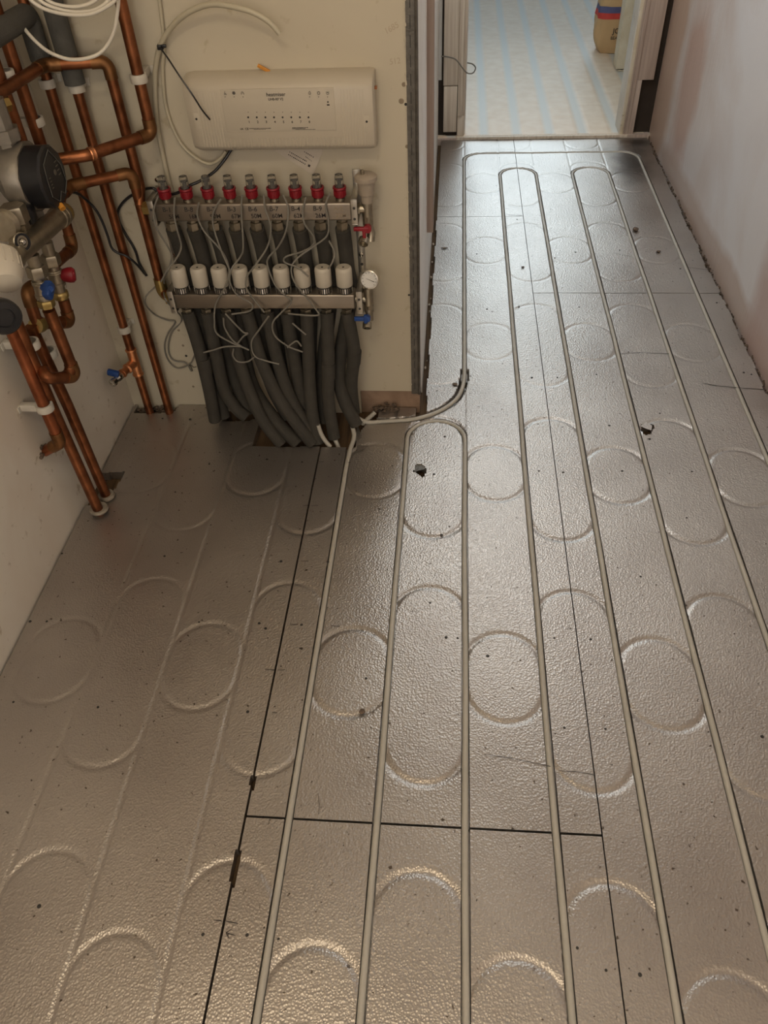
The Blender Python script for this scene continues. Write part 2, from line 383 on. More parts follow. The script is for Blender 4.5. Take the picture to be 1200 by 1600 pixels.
def text(body, size, pos, xdir, ydir, mat, parent, name='lettering', align='LEFT', ext=0.0002, italic=0):
    cu = bpy.data.curves.new('txt', 'FONT'); cu.body = body; cu.size = size; cu.align_x = align; cu.extrude = ext; cu.shear = italic; cu.offset = size * 0.009
    ob = bpy.data.objects.new('txt', cu); COL.objects.link(ob)
    dg = bpy.context.evaluated_depsgraph_get(); me = bpy.data.meshes.new_from_object(ob.evaluated_get(dg))
    COL.objects.unlink(ob); bpy.data.objects.remove(ob)
    x = Vector(xdir).normalized(); y = Vector(ydir).normalized(); z = x.cross(y)
    mt = Matrix((x, y, z)).transposed().to_4x4(); mt.translation = Vector(pos) - ORIGIN[parent.name]
    me.transform(mt); me.name = name; me.materials.clear()
    return link(name, me, mat, parent, ORIGIN[parent.name], False)

# ------------------------------------------------------------------ the setting
def seg_dist(X, Y, pts):
    d = np.full(X.shape, 9.0)
    for (x0, y0), (x1, y1) in zip(pts[:-1], pts[1:]):
        dx, dy = x1 - x0, y1 - y0; L2 = dx * dx + dy * dy + 1e-12
        t = np.clip(((X - x0) * dx + (Y - y0) * dy) / L2, 0, 1)
        d = np.minimum(d, np.hypot(X - x0 - t * dx, Y - y0 - t * dy))
    return d
CURVE = [(0.0, 1.915), (-0.001, 1.882), (-0.006, 1.835), (-0.019, 1.788), (-0.038, 1.757), (-0.063, 1.729), (-0.1, 1.703), (-0.148, 1.684), (-0.217, 1.674), (-0.262, 1.676), (-0.289, 1.70)]
def occupied(k, Y):
    if k == -2: return Y < 1.68
    if k == -1: return Y < 1.607
    if k == 0: return (Y < 1.607) | ((Y > 1.885) & (Y < 3.535))
    if k in (1, 2, 3, 4): return Y < 3.36
    if k == 5: return Y < 3.535
    return np.zeros_like(Y, bool)
def depth(X, Y):
    D = np.zeros_like(X)
    def trough(d, hw, dp, edge=0.0025): return dp * np.clip((hw + edge - d) / edge, 0, 1)
    def soft(d, hw, dp): return np.where(d < hw, dp * 0.5 * (1 + np.cos(PI * np.clip(d / hw, 0, 1))), 0)
    for k in range(-6, 6):
        d = np.abs(X - 0.15 * k); occ = occupied(k, Y)
        D = np.maximum(D, np.where(occ, trough(d, 0.0064, 0.009, 0.0012), 0))
        fade = {-3: 0.0018, -4: 0.0019, -5: 0.0015, -6: 0.0006}.get(k, 0.0010)
        jag = 0.0006 * np.sin(Y * 160 + k) * np.sin(Y * 57 + 2 * k)
        D = np.maximum(D, np.where(occ, 0, soft(np.abs(d + jag), 0.0072, fade)))
    for c in range(-6, 5):
        xc = 0.075 + 0.15 * c
        top, bot = (0.377, 0.172) if c % 2 == 0 else (0.495, 0.045)
        for n in range(-1, 7):
            t, b = top + 0.6 * n, bot + 0.6 * n
            w = 0.0026 if c > -3 else 0.0019
            if n >= 3: w *= 0.5
            inx = np.abs(X - xc) < 0.0745
            d1 = np.abs(np.hypot(X - xc, Y - (t - 0.075)) - 0.075); d1 = np.where(inx & (Y > t - 0.075), d1, 9)
            d2 = np.abs(np.hypot(X - xc, Y - (b + 0.075)) - 0.075); d2 = np.where(inx & (Y < b + 0.075), d2, 9)
            D = np.maximum(D, soft(np.minimum(d1, d2), 0.0085, w))
    # loops that carry pipe
    for xc, yt in ((-0.075, 1.68), (0.225, 3.435), (0.525, 3.435)):
        d = np.where(Y > yt - 0.075, np.abs(np.hypot(X - xc, Y - (yt - 0.075)) - 0.075), 9)
        D = np.maximum(D, trough(d, 0.0064, 0.009, 0.0012))
    D = np.maximum(D, trough(seg_dist(X, Y, arc_run(0.0, 0.75, 3.61)), 0.0066, 0.009))
    D = np.maximum(D, trough(seg_dist(X, Y, CURVE), 0.0095, 0.013))
    return D
def arc_run(x0, x1, yt, R=0.078, n=10):
    p = [(x0, yt - R)]
    for i in range(n + 1):
        a = PI - PI / 2 * i / n; p.append((x0 + R + R * math.cos(a), yt - R + R * math.sin(a)))
    for i in range(n + 1):
        a = PI / 2 - PI / 2 * i / n; p.append((x1 - R + R * math.cos(a), yt - R + R * math.sin(a)))
    p.append((x1, yt - R)); return p
def inpoly(X, Y, poly):
    r = np.zeros(X.shape, bool); n = len(poly)
    for i in range(n):
        x0, y0 = poly[i]; x1, y1 = poly[(i + 1) % n]
        if y0 == y1: continue
        c = ((Y < y0) != (Y < y1)) & (X < (x1 - x0) * (Y - y0) / (y1 - y0) + x0); r ^= c
    return r
HOLES = [
    [(-0.556, 1.560), (-0.282, 1.562), (-0.286, 1.600), (-0.272, 1.64), (-0.262, 1.668), (-0.235, 1.69), (-0.23, 1.76), (-0.556, 1.76)],
    [(-0.66, 1.662), (-0.585, 1.668), (-0.556, 1.688), (-0.54, 1.76), (-0.66, 1.76)],
    [(-0.92, 1.694), (-0.815, 1.698), (-0.803, 1.712), (-0.795, 1.80), (-0.92, 1.80)],
    [(-0.95, 1.322), (-0.886, 1.327), (-0.870, 1.40), (-0.868, 1.452), (-0.879, 1.447), (-0.95, 1.442)],
    # torn-out bits beside the pipes and the corridor edge
    [(0.006, 1.895), (0.008, 1.855), (-0.014, 1.835), (-0.012, 1.875)],
    [(0.462, 1.672), (0.492, 1.678), (0.497, 1.665), (0.480, 1.635), (0.466, 1.628), (0.460, 1.65)],
    [(-0.125, 1.497), (-0.108, 1.502), (-0.097, 1.485), (-0.094, 1.474), (-0.103, 1.447), (-0.118, 1.462), (-0.128, 1.470)],
    [(-0.382, 0.50), (-0.376, 0.53), (-0.368, 0.50), (-0.370, 0.455), (-0.378, 0.44)],
    [(-0.381, 0.640), (-0.376, 0.655), (-0.369, 0.642), (-0.370, 0.615), (-0.378, 0.615)],
]
def panel(label, x0, x1, y0, y1, step=0.00375, clip=None, ystep=0.004, name='foil_floor_panel', zoff=0.0):
    nx = int(round((x1 - x0) / step)) + 1; ny = int(round((y1 - y0) / ystep)) + 1
    xs = list(np.linspace(x0, x1, nx))
    for k in range(-7, 7):
        c = 0.15 * k
        if x0 - .01 < c < x1 + .01: xs = [v for v in xs if abs(v - c) > .0100] + [c + d for d in (-.0090, -.0076, -.0064, -.0035, 0, .0035, .0064, .0076, .0090) if x0 < c + d < x1]
    for v in (x0, x1):
        if min(abs(np.array(xs) - v)) > 1e-6: xs.append(v)
    xs = np.array(sorted(xs)); nx = len(xs); ys = np.linspace(y0, y1, ny); X, Y = np.meshgrid(xs, ys)
    Z = -depth(X, Y)
    Z += 0.0004 * np.sin(X * 21 + 1) * np.sin(Y * 17) + 0.00006 * np.sin(X * 60 + Y * 43)
    cx = (X[:-1, :-1] + X[1:, 1:]) / 2; cy = (Y[:-1, :-1] + Y[1:, 1:]) / 2
    keep = np.ones(cx.shape, bool)
    for h in HOLES: keep &= ~inpoly(cx, cy, h)
    if clip is not None: keep &= ~clip(cx, cy)
    j, i = np.nonzero(keep); v = j * nx + i
    quads = np.stack([v, v + 1, v + 1 + nx, v + nx], 1)
    kp = np.pad(keep, 1); sides = []
    kk = kp[1:-1, 1:-1]
    for dj, di, a, b in ((0, -1, nx, 0), (0, 1, 1, 1 + nx), (-1, 0, 0, 1), (1, 0, 1 + nx, nx)):
        nb = kp[1 + dj:kp.shape[0] - 1 + dj, 1 + di:kp.shape[1] - 1 + di]
        jj, ii = np.nonzero(kk & ~nb); vv = jj * nx + ii; sides.append(np.stack([vv + a, vv + b], 1))
    sides = np.concatenate(sides); tot = nx * ny
    co = np.stack([X.ravel(), Y.ravel(), Z.ravel()], 1)
    low = co.copy(); low[:, 2] = -0.024
    used = np.unique(sides); mp = -np.ones(tot, np.int64); mp[used] = tot + np.arange(len(used))
    sq = np.stack([sides[:, 0], sides[:, 1], mp[sides[:, 1]], mp[sides[:, 0]]], 1)[:, ::-1]
    co = np.concatenate([co, low[used]]); quads = np.concatenate([quads, sq])
    u2, inv = np.unique(quads, return_inverse=True); co = co[u2]; quads = inv.reshape(-1, 4)
    org = np.array([(x0 + x1) / 2, (y0 + y1) / 2, 0.0]); co = co - org; co[:, 2] += zoff
    me = bpy.data.meshes.new(name); me.vertices.add(len(co)); me.vertices.foreach_set('co', co.ravel().astype(np.float32))
    me.loops.add(quads.size); me.loops.foreach_set('vertex_index', quads.ravel().astype(np.int32))
    me.polygons.add(len(quads)); me.polygons.foreach_set('loop_start', np.arange(0, quads.size, 4, dtype=np.int32))
    me.update(calc_edges=True); me.validate()
    o = link(name, me, 'foil', None, Vector(org)); 
    return tag(o, label, 'floor panel', 'foil faced heating panels on the floor')

struct('floor', MB().b2((XL - 0.1, -2.0, -0.08), (1.0, YD + 0.02, -0.0245)), 'subfloor')
PAN = [
    panel('foil floor panel along the left wall, with no pipe laid in its grooves', -0.9275, -0.3775, -0.25, 1.735),
    panel('near foil floor panel below the long cross seam, between the two lengthwise seams', -0.3735, 0.2240, -0.25, 0.569),
    panel('long foil floor panel in front of the manifold, running on into the corridor', -0.3735, 0.2240, 0.573, 2.955,
          clip=lambda X, Y: ((Y > 1.738) & (X < -0.104 + 0.0025 * np.sin(Y * 30))) | ((Y > 1.69) & (Y < 1.745) & (X < -0.104) & (X > -0.133))),
    panel('short foil floor panel at the doorway, on the left half of the corridor', -0.104, 0.2240, 2.957, 3.775),
    panel('near right foil floor panel along the right wall', 0.2262, 0.8255, -0.25, 2.3665,
          clip=lambda X, Y: X > 0.8225 + 0.0025 * np.sin(Y * 23) + 0.0015 * np.sin(Y * 71)),
    panel('far right foil floor panel reaching the doorway corner, with dark smudges', 0.2262, 0.8255, 2.3695, 3.775,
          clip=lambda X, Y: X > 0.820 + 0.003 * np.sin(Y * 19) + 0.0015 * np.sin(Y * 61)),
]
def pick(x, y):
    if x < -0.3755: return PAN[0]
    if x < 0.225: return PAN[1] if y < 0.571 else (PAN[2] if y < 2.956 else PAN[3])
    return PAN[4] if y < 2.368 else PAN[5]

# walls
def wall_grid(): pass
struct('wall_back', MB().b2((XL, YW, 0.052), (XS - 0.003, YW + 0.1, 2.45)).b2((XL, YW + 0.0004, -0.024), (-0.285, YW + 0.1, 0.055)), 'wall')
struct('trim_1', MB().b2((-0.284, YW + 0.004, -0.024), (XS - 0.003, YW + 0.1, 0.0525)), 'bare')
struct('wall_left', MB().b2((XL - 0.1, -2.0, -0.02), (XL, YW + 0.1, 2.45)), 'wall_left')
struct('wall_side', MB().b2((XS - 0.095, YW + 0.1, -0.024), (XS, YD + 0.1, 2.45)).b2((XS - 0.003, YW, 0.05), (XS, YW + 0.1, 2.45)), 'white')
struct('wall_right', MB().b2((XR, -2.0, -0.024), (XR + 0.1, YD + 0.1, 2.45)), 'wall_right')
struct('wall_rear', MB().b2((XL - 0.1, -2.1, -0.024), (XR + 0.1, -2.0, 2.45)), 'wall_left')
struct('ceiling', MB().b2((XL - 0.2, -2.1, 2.45), (3.0, 8.3, 2.55)), 'white')
# wall round the doorway
struct('wall_front', MB().b2((-1.6, YD + 0.03, -0.02), (-0.106, YD + 0.12, 2.45)).b2((0.81, YD + 0.03, -0.02), (2.8, YD + 0.12, 2.45)).b2((-0.10, YD + 0.03, 2.03), (0.81, YD + 0.12, 2.45)), 'white')
# far room
struct('wall_far', MB().b2((-1.6, 8.2, 0), (-0.5, 8.3, 2.45)).b2((2.3, 8.2, 0), (2.8, 8.3, 2.45)).b2((-0.5, 8.2, 0), (2.3, 8.3, 0.7)).b2((-0.5, 8.2, 2.2), (2.3, 8.3, 2.45)), 'white')
struct('wall_west', MB().b2((-1.7, YD + 0.1, 0), (-1.6, 8.3, 2.45)), 'white')
struct('wall_east', MB().b2((2.8, YD + 0.1, 0), (2.9, 8.3, 2.45)), 'white')

# galvanised corner bead on the cupboard wall
bt = thing('corner_bead', 'dark perforated galvanised corner bead down the wall edge right of the manifold', 'corner bead', (XS - 0.02, YW, 0.05))
mb = MB(); mb.b2((XS - 0.0245, YW - 0.0022, 0.045), (XS - 0.001, YW + 0.001, 2.43))
mb.tube([(XS - 0.0035, YW - 0.0030, 0.045), (XS - 0.0035, YW - 0.0030, 2.43)], 0.0035, 8)
mb.build('bead_strip', 'bead', bt)
mb = MB(); z = 0.06
while z < 1.4:
    mb.b2((XS - 0.0165, YW - 0.0026, z), (XS - 0.0145, YW - 0.0016, z + 0.022)); z += 0.034
mb.build('slots', 'dark', bt)
mb = MB(); z = 0.06
while z < 1.4:
    x = XS - 0.0255 + random.uniform(-0.001, 0.001); mb.sphere((x, YW - 0.0015, z), random.uniform(0.0012, 0.0028), (1, .5, random.uniform(1, 3)), 1); z += random.uniform(0.012, 0.03)
tag(mb.build('plaster_blobs', 'wall', bt), kind='stuff')

# timber batten on the side wall, and corridor edge rubble
tag(MB().b2((XS - 0.002, 2.25, 0.262), (XS + 0.0185, 2.31, 2.44), 0.0015).build('timber_batten', 'timber'),
    'raw pinkish timber batten standing upright on the white wall left of the corridor', 'timber')
mb = MB()
for i in range(9):
    y = random.uniform(1.8, 2.9); mb.sphere((-0.113 + random.uniform(-.003, .003), y, -0.018), random.uniform(0.002, 0.005), (1, 1.6, .8), 1, .2)
tag(mb.build('plaster_dust', 'crumb'), 'plaster dust lying in the dark gap beside the left corridor wall', 'dust', kind='stuff')
mb = MB()
for i in range(300):
    y = random.uniform(1.0, 3.75); mb.sphere((0.8315 + random.uniform(-.004, .003), y, random.uniform(-0.018, -0.004)), random.uniform(0.0015, 0.0055), (1, 1.4, 1), 1, .25)
tag(mb.build('mortar_crumbs', 'stone'), 'brown mortar crumbs filling the gap along the foot of the right wall', 'rubble', kind='stuff')

# doorway frame
struct('floor.001', MB().b2((-1.6, YD - 0.0, -0.08), (2.8, 8.3, 0.0)), 'subfloor')
d1 = thing('door_1', None, None, (0.35, YD, 0)); d1['kind'] = 'structure'
a = MB()
a.b2((-0.098, YD, 0.225), (-0.034, YD + 0.03, 2.1), 0.002)       # broad flat of left architrave
a.b2((-0.034, YD - 0.006, 0.10), (-0.012, YD + 0.03, 2.1), 0.003)
a.b2((-0.012, YD + 0.002, 0.10), (0.000, YD + 0.03, 2.1), 0.003)
a.build('architrave', 'architrave', d1)
MB().b2((-0.096, YD + 0.002, 0.03), (-0.036, YD + 0.028, 0.222), 0.002).build('plinth_block', 'architrave', d1)
MB().b2((-0.034, YD + 0.002, 0.012), (-0.002, YD + 0.028, 0.1), 0.003).build('plinth_block', 'architrave', d1)
MB().b2((-0.02, YD + 0.03, 0.012), (0.004, YD + 0.12, 2.04), 0.002).build('door_lining', 'white', d1)
a = MB()
a.b2((0.738, YD, 0.232), (0.808, YD + 0.03, 2.1), 0.002)
a.b2((0.722, YD - 0.006, 0.0), (0.738, YD + 0.03, 2.1), 0.003)
a.b2((0.712, YD - 0.001, 0.0), (0.722, YD + 0.03, 2.1), 0.002)
a.build('architrave', 'architrave_dark', d1)
MB().b2((0.697, YD + 0.002, 0.012), (0.713, YD + 0.12, 2.04), 0.002).build('door_lining', 'white', d1)
MB().b2((0.700, YD - 0.004, 0.012), (0.714, YD + 0.01, 2.04), 0.002).build('door_stop', 'cream', d1)
MB().b2((0.738, YD + 0.02, 0.0), (0.835, YD + 0.03, 0.24)).b2((-0.12, YD + 0.02, 0.0), (-0.034, YD + 0.029, 0.24)).b2((-0.106, YD + 0.021, 0.24), (-0.098, YD + 0.029, 2.1)).b2((0.808, YD + 0.021, 0.24), (0.835, YD + 0.029, 2.1)).build('recess_shade', 'painted_shade', d1)  # near-black slabs: shade of the gaps beside the frame put into colour
MB().b2((0.738, YD - 0.002, 0.0), (0.76, YD + 0.02, 0.232), 0.002).build('rough_block', 'architrave_dark', d1)
struct('trim_2', MB().b2((-0.034, YD - 0.022, -0.024), (0.735, YD + 0.01, -0.001)), 'painted_shade')  # near-black strip: shadow line under the threshold step put into colour
struct('trim_3', MB().b2((-0.12, YD - 0.012, -0.024), (-0.034, YD + 0.03, 0.004)).b2((0.735, YD - 0.012, -0.024), (0.83, YD + 0.03, 0.012)), 'architrave_dark')
struct('trim_4', MB().b2((-0.034, YD - 0.014, 0.0), (0.735, YD + 0.02, 0.011)), 'architrave')

# striped floor panels of the bright room
xs = np.arange(-0.6, 1.8, 0.01); ys = np.arange(YD + 0.005, 7.0, 0.012); X, Y = np.meshgrid(xs, ys)
D = np.zeros_like(X)
for c in range(-4, 12):
    xc = 0.09 + 0.075 + 0.15 * c
    D = np.maximum(D, np.where(np.abs(X - (xc - 0.075)) < 0.022, 0.0022, 0))
    for n in range(0, 8):
        for yy in (4.02 + 0.36 * n + (0.18 if c % 2 else 0), 4.14 + 0.36 * n + (0.18 if c % 2 else 0)):
            D = np.maximum(D, np.where((np.abs(X - xc) < 0.055) & (np.abs(Y - yy) < 0.007), 0.0025, 0))
bmx = bmesh.new(); vs = [[bmx.verts.new((X[j, i], Y[j, i], 0.012 - D[j, i])) for i in range(X.shape[1])] for j in range(X.shape[0])]
for j in range(len(vs) - 1):
    for i in range(len(vs[0]) - 1): bmx.faces.new((vs[j][i], vs[j][i + 1], vs[j + 1][i + 1], vs[j + 1][i]))
mb = MB(); mb.bm = bmx
mb.b2((-0.6, YD + 0.0045, 0.0), (1.79, YD + 0.0055, 0.0118)); mb.b2((-1.5, 6.98, 0.0), (2.7, 8.1, 0.012))
mb.b2((-1.5, YD + 0.13, 0.0), (-0.6, 6.98, 0.012)); mb.b2((1.79, YD + 0.13, 0.0), (2.7, 6.98, 0.012))
tag(mb.build('striped_floor_panel', 'striped'), 'pale peach floor panelling with blue channels in the bright room through the doorway', 'floor panel')

# partition end and paper sack in the bright room
struct('wall_partition', MB().b2((0.812, 4.74, 0.02), (2.7, 4.85, 2.45), 0.004), 'cream')
mb = MB()
for i in range(9): mb.sphere((0.83 + i * 0.008, 4.735 + random.uniform(-.008, .005), 0.014), random.uniform(.003, .009), (1.4, 1, .7), 1, .3)
tag(mb.build('paint_chips', 'cream'), 'crumbled cream paint chips at the foot of the partition end', 'rubble', kind='stuff')
sk = thing('paper_sack', 'brown paper sack with blue and red bands standing beyond the doorway', 'sack', (0.93, 5.15, 0.012))
def sack_ring(z, hw, hd, n=40):
    out = []
    for k in range(n):
        a = 2 * PI * k / n; c, s_ = math.cos(a), math.sin(a); e = 0.45
        x = hw * math.copysign(abs(c) ** e, c); y = hd * math.copysign(abs(s_) ** e, s_)
        wob = 1 + 0.02 * math.sin(5 * a + z * 40) + 0.018 * math.sin(9 * a - z * 23)
        out.append(Vector((0.93 + x * wob, 5.15 + y * wob, z)))
    return out
def sack_part(z0, z1, n, name, mat, grow=0.0):
    b = bmesh.new(); rings = []
    for i in range(n + 1):
        z = z0 + (z1 - z0) * i / n
        w = 0.185 + 0.012 * math.sin(min(z, .3) / .3 * PI); w *= (0.86 + 0.14 * min(1, z / 0.06)) if z < .06 else 1
        rings.append([b.verts.new(p) for p in sack_ring(z, w + grow, (0.085 + 0.01 * math.sin(z * 6)) * (0.9 + 0.1 * min(1, z / .05)) + grow)])
    for i in range(n):
        for k in range(40): b.faces.new((rings[i][k], rings[i][(k + 1) % 40], rings[i + 1][(k + 1) % 40], rings[i + 1][k]))
    if grow == 0: b.faces.new(rings[0][::-1]); b.faces.new(rings[-1])
    mm = MB(); mm.bm = b; return mm.build(name, mat, sk)
sack_part(0.013, 0.62, 30, 'sack_body', 'sack')
sack_part(0.212, 0.243, 4, 'blue_band', 'sack_blue', 0.0012); sack_part(0.183, 0.212, 4, 'red_band', 'sack_red', 0.0012)
text('JOINT', 0.036, (0.820, 5.045, 0.118), (1, 0, 0), (0, 0, 1), 'ink', sk)
text('BEAUN', 0.022, (0.812, 5.045, 0.088), (1, 0, 0), (0, 0, 1), 'ink', sk)

# stub of wire at the left of the doorway
tag(MB().tube(spline([Dp(690, 88, .0), Dp(700, 89, .02), Dp(712, 93, .03), Dp(721, 104, .03), Dp(730, 114, .03), Dp(739, 114, .03), Dp(743, 106, .03), Dp(738, 100, .03), Dp(730, 98, .03)], 6), 0.0028, 8).build('loose_wire', 'cable'),
    'loose hooked end of grey wire poking from the left door frame', 'wire')

# ------------------------------------------------------------------ pipes in the floor
def arc_pts(xc, yt, R, z, n=14):
    return [Vector((xc + R * math.cos(PI - PI * i / n), yt - R + R * math.sin(PI - PI * i / n), z)) for i in range(n + 1)]
ZP = -0.0046; RP = 0.0060
PG = 'pale heating pipes laid in the floor grooves'
def wob(pts, amp=0.0009):
    out = []
    for i, p in enumerate(pts): out.append(Vector(p) + Vector((amp * math.sin(p[1] * 9 + p[0] * 30), 0, 0.0004 * math.sin(p[1] * 14 + p[0] * 50))))
    return out
def straight(x, y0, y1, z=ZP, n=40): return [Vector((x, y0 + (y1 - y0) * i / n, z)) for i in range(n + 1)]
def fpipe(pts, label, name='heating_pipe'): return tag(MB().tube(wob(pts), RP, 12).build(name, 'pex'), label, 'pipe', PG)
fpipe(straight(-0.15, -0.25, 1.604) + arc_pts(-0.075, 1.68, 0.075, ZP)[1:-1] + straight(0.0, 1.604, -0.25), 'pale heating pipe making a hairpin loop just right of the insulated pipes')
fpipe(straight(0.15, -0.25, 3.36) + arc_pts(0.225, 3.435, 0.075, ZP)[1:-1] + straight(0.30, 3.36, -0.25), 'pale heating pipe forming the left narrow loop that turns near the doorway')
fpipe(straight(0.45, -0.25, 3.36) + arc_pts(0.525, 3.435, 0.075, ZP)[1:-1] + straight(0.60, 3.36, -0.25), 'pale heating pipe forming the right narrow loop that turns near the doorway')
outer = [Wp(553, 640, .055), Fp(556, 650, 0.03), Fp(562, 655, 0.014), Fp(575, 660, 0.004), Vector((-0.217, 1.674, ZP + .003))] + [Vector((x, y, ZP + .002)) for x, y in CURVE[::-1][3:]]
outer = spline(outer, 5) + straight(0.0, 1.93, 3.53, ZP) + [Vector((x, y, ZP)) for x, y in arc_run(0, .75, 3.61)][1:-1] + straight(0.75, 3.53, -0.25, ZP)
tag(MB().tube(outer, RP, 12).build('heating_pipe', 'pex'), 'pale heating pipe sweeping from the manifold up the corridor and back along the right wall', 'pipe', PG)
p2 = spline([Wp(536, 625, .10), Fp(545, 650, 0.035), Fp(551, 668, 0.016), Vector((-0.291, 1.60, 0.002)), Vector((-0.297, 1.55, ZP + .002)), Vector((-0.30, 1.48, ZP))], 6) + straight(-0.30, 1.46, -0.25)
tag(MB().tube(p2, RP, 12).build('heating_pipe', 'pex'), 'pale heating pipe running straight down the floor from the manifold hole, leftmost of all', 'pipe', PG)
tag(MB().tube(spline([Fp(566, 662, 0.006), Fp(573, 656, 0.006), Fp(581, 649, 0.006), Fp(586, 644, 0.012)], 5), 0.006, 12).build('cut_pipe_end', 'pex'), 'short cut end of pale pipe beside the curved pipe at the wall foot', 'pipe')

# screws and pen marks on the panels
scr = bmesh.new(); bmesh.ops.create_cone(scr, cap_ends=True, segments=10, radius1=0.0034, radius2=0.0028, depth=0.0012)
SCM = bpy.data.meshes.new('screw_head'); scr.to_mesh(SCM); scr.free(); SCM.materials.append(M['dark'])
SPOTS = [(695,682),(678,741),(842,736),(880,738),(972,736),(1031,646),(952,665),(1015,686),(1081,737),(1073,809),(1001,901),(690,836),(672,942),(697,996),(715,997),(866,997),(923,999),
 (762,1025),(882,1137),(946,1139),(1191,1151),(947,1516),(1000,1523),(902,1481),(153,1105),(387,1112),(61,1416),(317,1460),(386,1461),(435,1467),(566,1113),(21,1097),(439,877),(405,974),(415,982),
 (471,976),(512,878),(311,972),(257,869),(97,865),(73,971),(47,971),(274,769),(327,725),(472,722),(417,718),(745,397),(811,479),(905,480),(761,483),(899,394),(867,403),(968,391),(831,590),(871,590),
 (932,585),(982,550),(1120,473),(1162,582),(1174,585),(808,343),(297,655),(254,654),(572,1060),(1108,390),(1063,420)]
for px, py in SPOTS:
    p = Fp(px, py); par = pick(p.x, p.y)
    o = bpy.data.objects.new('screw', SCM); COL.objects.link(o); o.parent = par; o.location = Vector((p.x, p.y, 0.0004)) - ORIGIN[par.name]
    s = random.uniform(0.65, 1.1); o.scale = (s, s, 1)
def penmark(pix, w=0.0014, mat='ink'):
    pts = [Fp(*q) + Vector((0, 0, 0.0010)) for q in pix]; par = pick(pts[0].x, pts[0].y); mb = MB()
    for a, b in zip(pts[:-1], pts[1:]):
        d = (b - a).normalized(); n = Vector((-d.y, d.x, 0)) * w / 2; n2 = n * 0.55
        mb.prism([a + n2, a - n2, b - n, b + n], (0, 0, 1), 0.0003)
    mb.build('pen_mark', mat, par, smooth=False)
penmark([(334, 1438), (346, 1439)]); penmark([(351, 1439), (371, 1443)])
penmark([(368, 1462), (354, 1458)]); penmark([(362, 1452), (353, 1458), (358, 1466)], .0012)
penmark([(414, 1046), (429, 1047)]); penmark([(434, 1047), (445, 1047)], .001)
penmark([(473, 790), (484, 790)], .001); penmark([(486, 790), (497, 790)], .001)
for q in ([(470, 877), (482, 877)], [(453, 976), (466, 976)], [(425, 1113), (433, 1114)], [(517, 978), (531, 979)], [(498, 722), (506, 722)], [(540, 723), (548, 723)], [(794, 336), (816, 337)], [(1075, 418), (1122, 424)]): penmark(q, .0012)
penmark([(1097, 599), (1120, 603), (1150, 606), (1193, 609)], .0022)          # cracks in the foil
penmark([(968, 553), (1000, 551), (1045, 553)], .0016); penmark([(1075, 345), (1098, 342)], .0014)
penmark([(955, 395), (985, 401)], .001); penmark([(757, 1179), (800, 1185), (860, 1198)], .0010); penmark([(874, 1205), (900, 1206), (930, 1211)], .0010)
penmark([(497, 1240), (499, 1258), (498, 1272)], .0008)

# lifted foil flap and loose fragments on the floor
def lump(px, py, sx, sy, h, label, mat='stone', name='fragment', z=0.0008):
    p = Fp(px, py, z); mb = MB(); mb.sphere((p.x, p.y, z + h * .5), 1, (sx, sy, h * .55), 2, .14)
    return tag(mb.build(name, mat), label, 'fragment')
p = [Fp(1000, 668), Fp(1008, 663), Fp(1018, 667), Fp(1017, 676), Fp(1009, 672)]
mb = MB(); mb.prism([v + Vector((0, 0, 0.004 + 0.003 * (i % 2))) for i, v in enumerate(p)], (0, 0, 1), .0008)
mb.build('torn_foil_flap', 'foil', PAN[4])
mb = MB(); mb.prism([Fp(565, 686) + Vector((0, 0, .004)), Fp(558, 660) + Vector((0, 0, .003)), Fp(556, 690) + Vector((0, 0, .002))], (0, 0, 1), .0006)
mb.prism([Fp(556, 708) + Vector((0, 0, .002)), Fp(558, 697) + Vector((0, 0, .003)), Fp(577, 701) + Vector((0, 0, .009))], (0, 0, 1), .0006)
mb.build('torn_foil_flap', 'foil', PAN[2])
lump(993, 360, .011, .012, .010, 'small dark fragment lying on the foil between the far right pipes', 'stone')
lump(1029, 394, .008, .006, .006, 'dark flat crumb lying inside a far circular groove at right', 'stone')
lump(817, 418, .006, .004, .004, 'tiny dark crumb lying beside the far long seam', 'stone')
lump(711, 601, .008, .006, .004, 'dark sliver of debris beside the bend of the curved pipe', 'stone')
lump(1015, 213, .010, .008, .014, 'pale crumb of plaster at the far right corner of the corridor', 'crumb')
lump(694, 388, .013, .004, .003, 'thin grey sliver of debris near the left edge of the corridor floor', 'stone')
lump(32, 968, .012, .014, .02, 'dark lump of rubble wedged in the gap under the left wall', 'stone', z=-0.014)
lump(566, 1112, .006, .006, .003, 'dark fleck lying in the circular groove in the middle of the floor', 'stone')
p = [Fp(649, 720), Fp(658, 717), Fp(666, 731), Fp(647, 736)]
tag(MB().prism([v + Vector((0, 0, -.004)) for v in p], (0, 0, 1), .0015).build('foam_chip', 'bead'), 'small dark chip tilted in the torn hole inside the hairpin loop', 'fragment')

# ------------------------------------------------------------------ manifold
mf = thing('heating_manifold', 'nine port steel heating manifold with red collars and white actuator caps', 'manifold', (-0.46, YW, 0.30))
OT, OB = 0.062, 0.078      # distance of the two bars from the wall
tl, tr_ = Wp(240, 326, OT), Wp(551, 323, OT); bl, br_ = Wp(270, 468, OB), Wp(556, 466, OB)
zt = (Wp(300, 327, OT).z + Wp(520, 327, OT).z) / 2; zb = (Wp(300, 469, OB).z + Wp(520, 469, OB).z) / 2 + 0.0042
def bar(x0, x1, o, z, h):
    y = YW - o
    mb = MB(); mb.b2((x0, y - 0.017, z - h / 2), (x1, y + 0.023, z + h / 2), 0.0045, 3); return mb
bar(tl.x, tr_.x, OT, zt, 0.040).build('upper_bar', 'steel', mf)
bar(bl.x, br_.x, OB, zb, 0.038).build('lower_bar', 'steel', mf)
TX = [Wp(x, 300, OT).x for x in (257, 291, 325, 359, 393, 427, 461, 495, 531)]
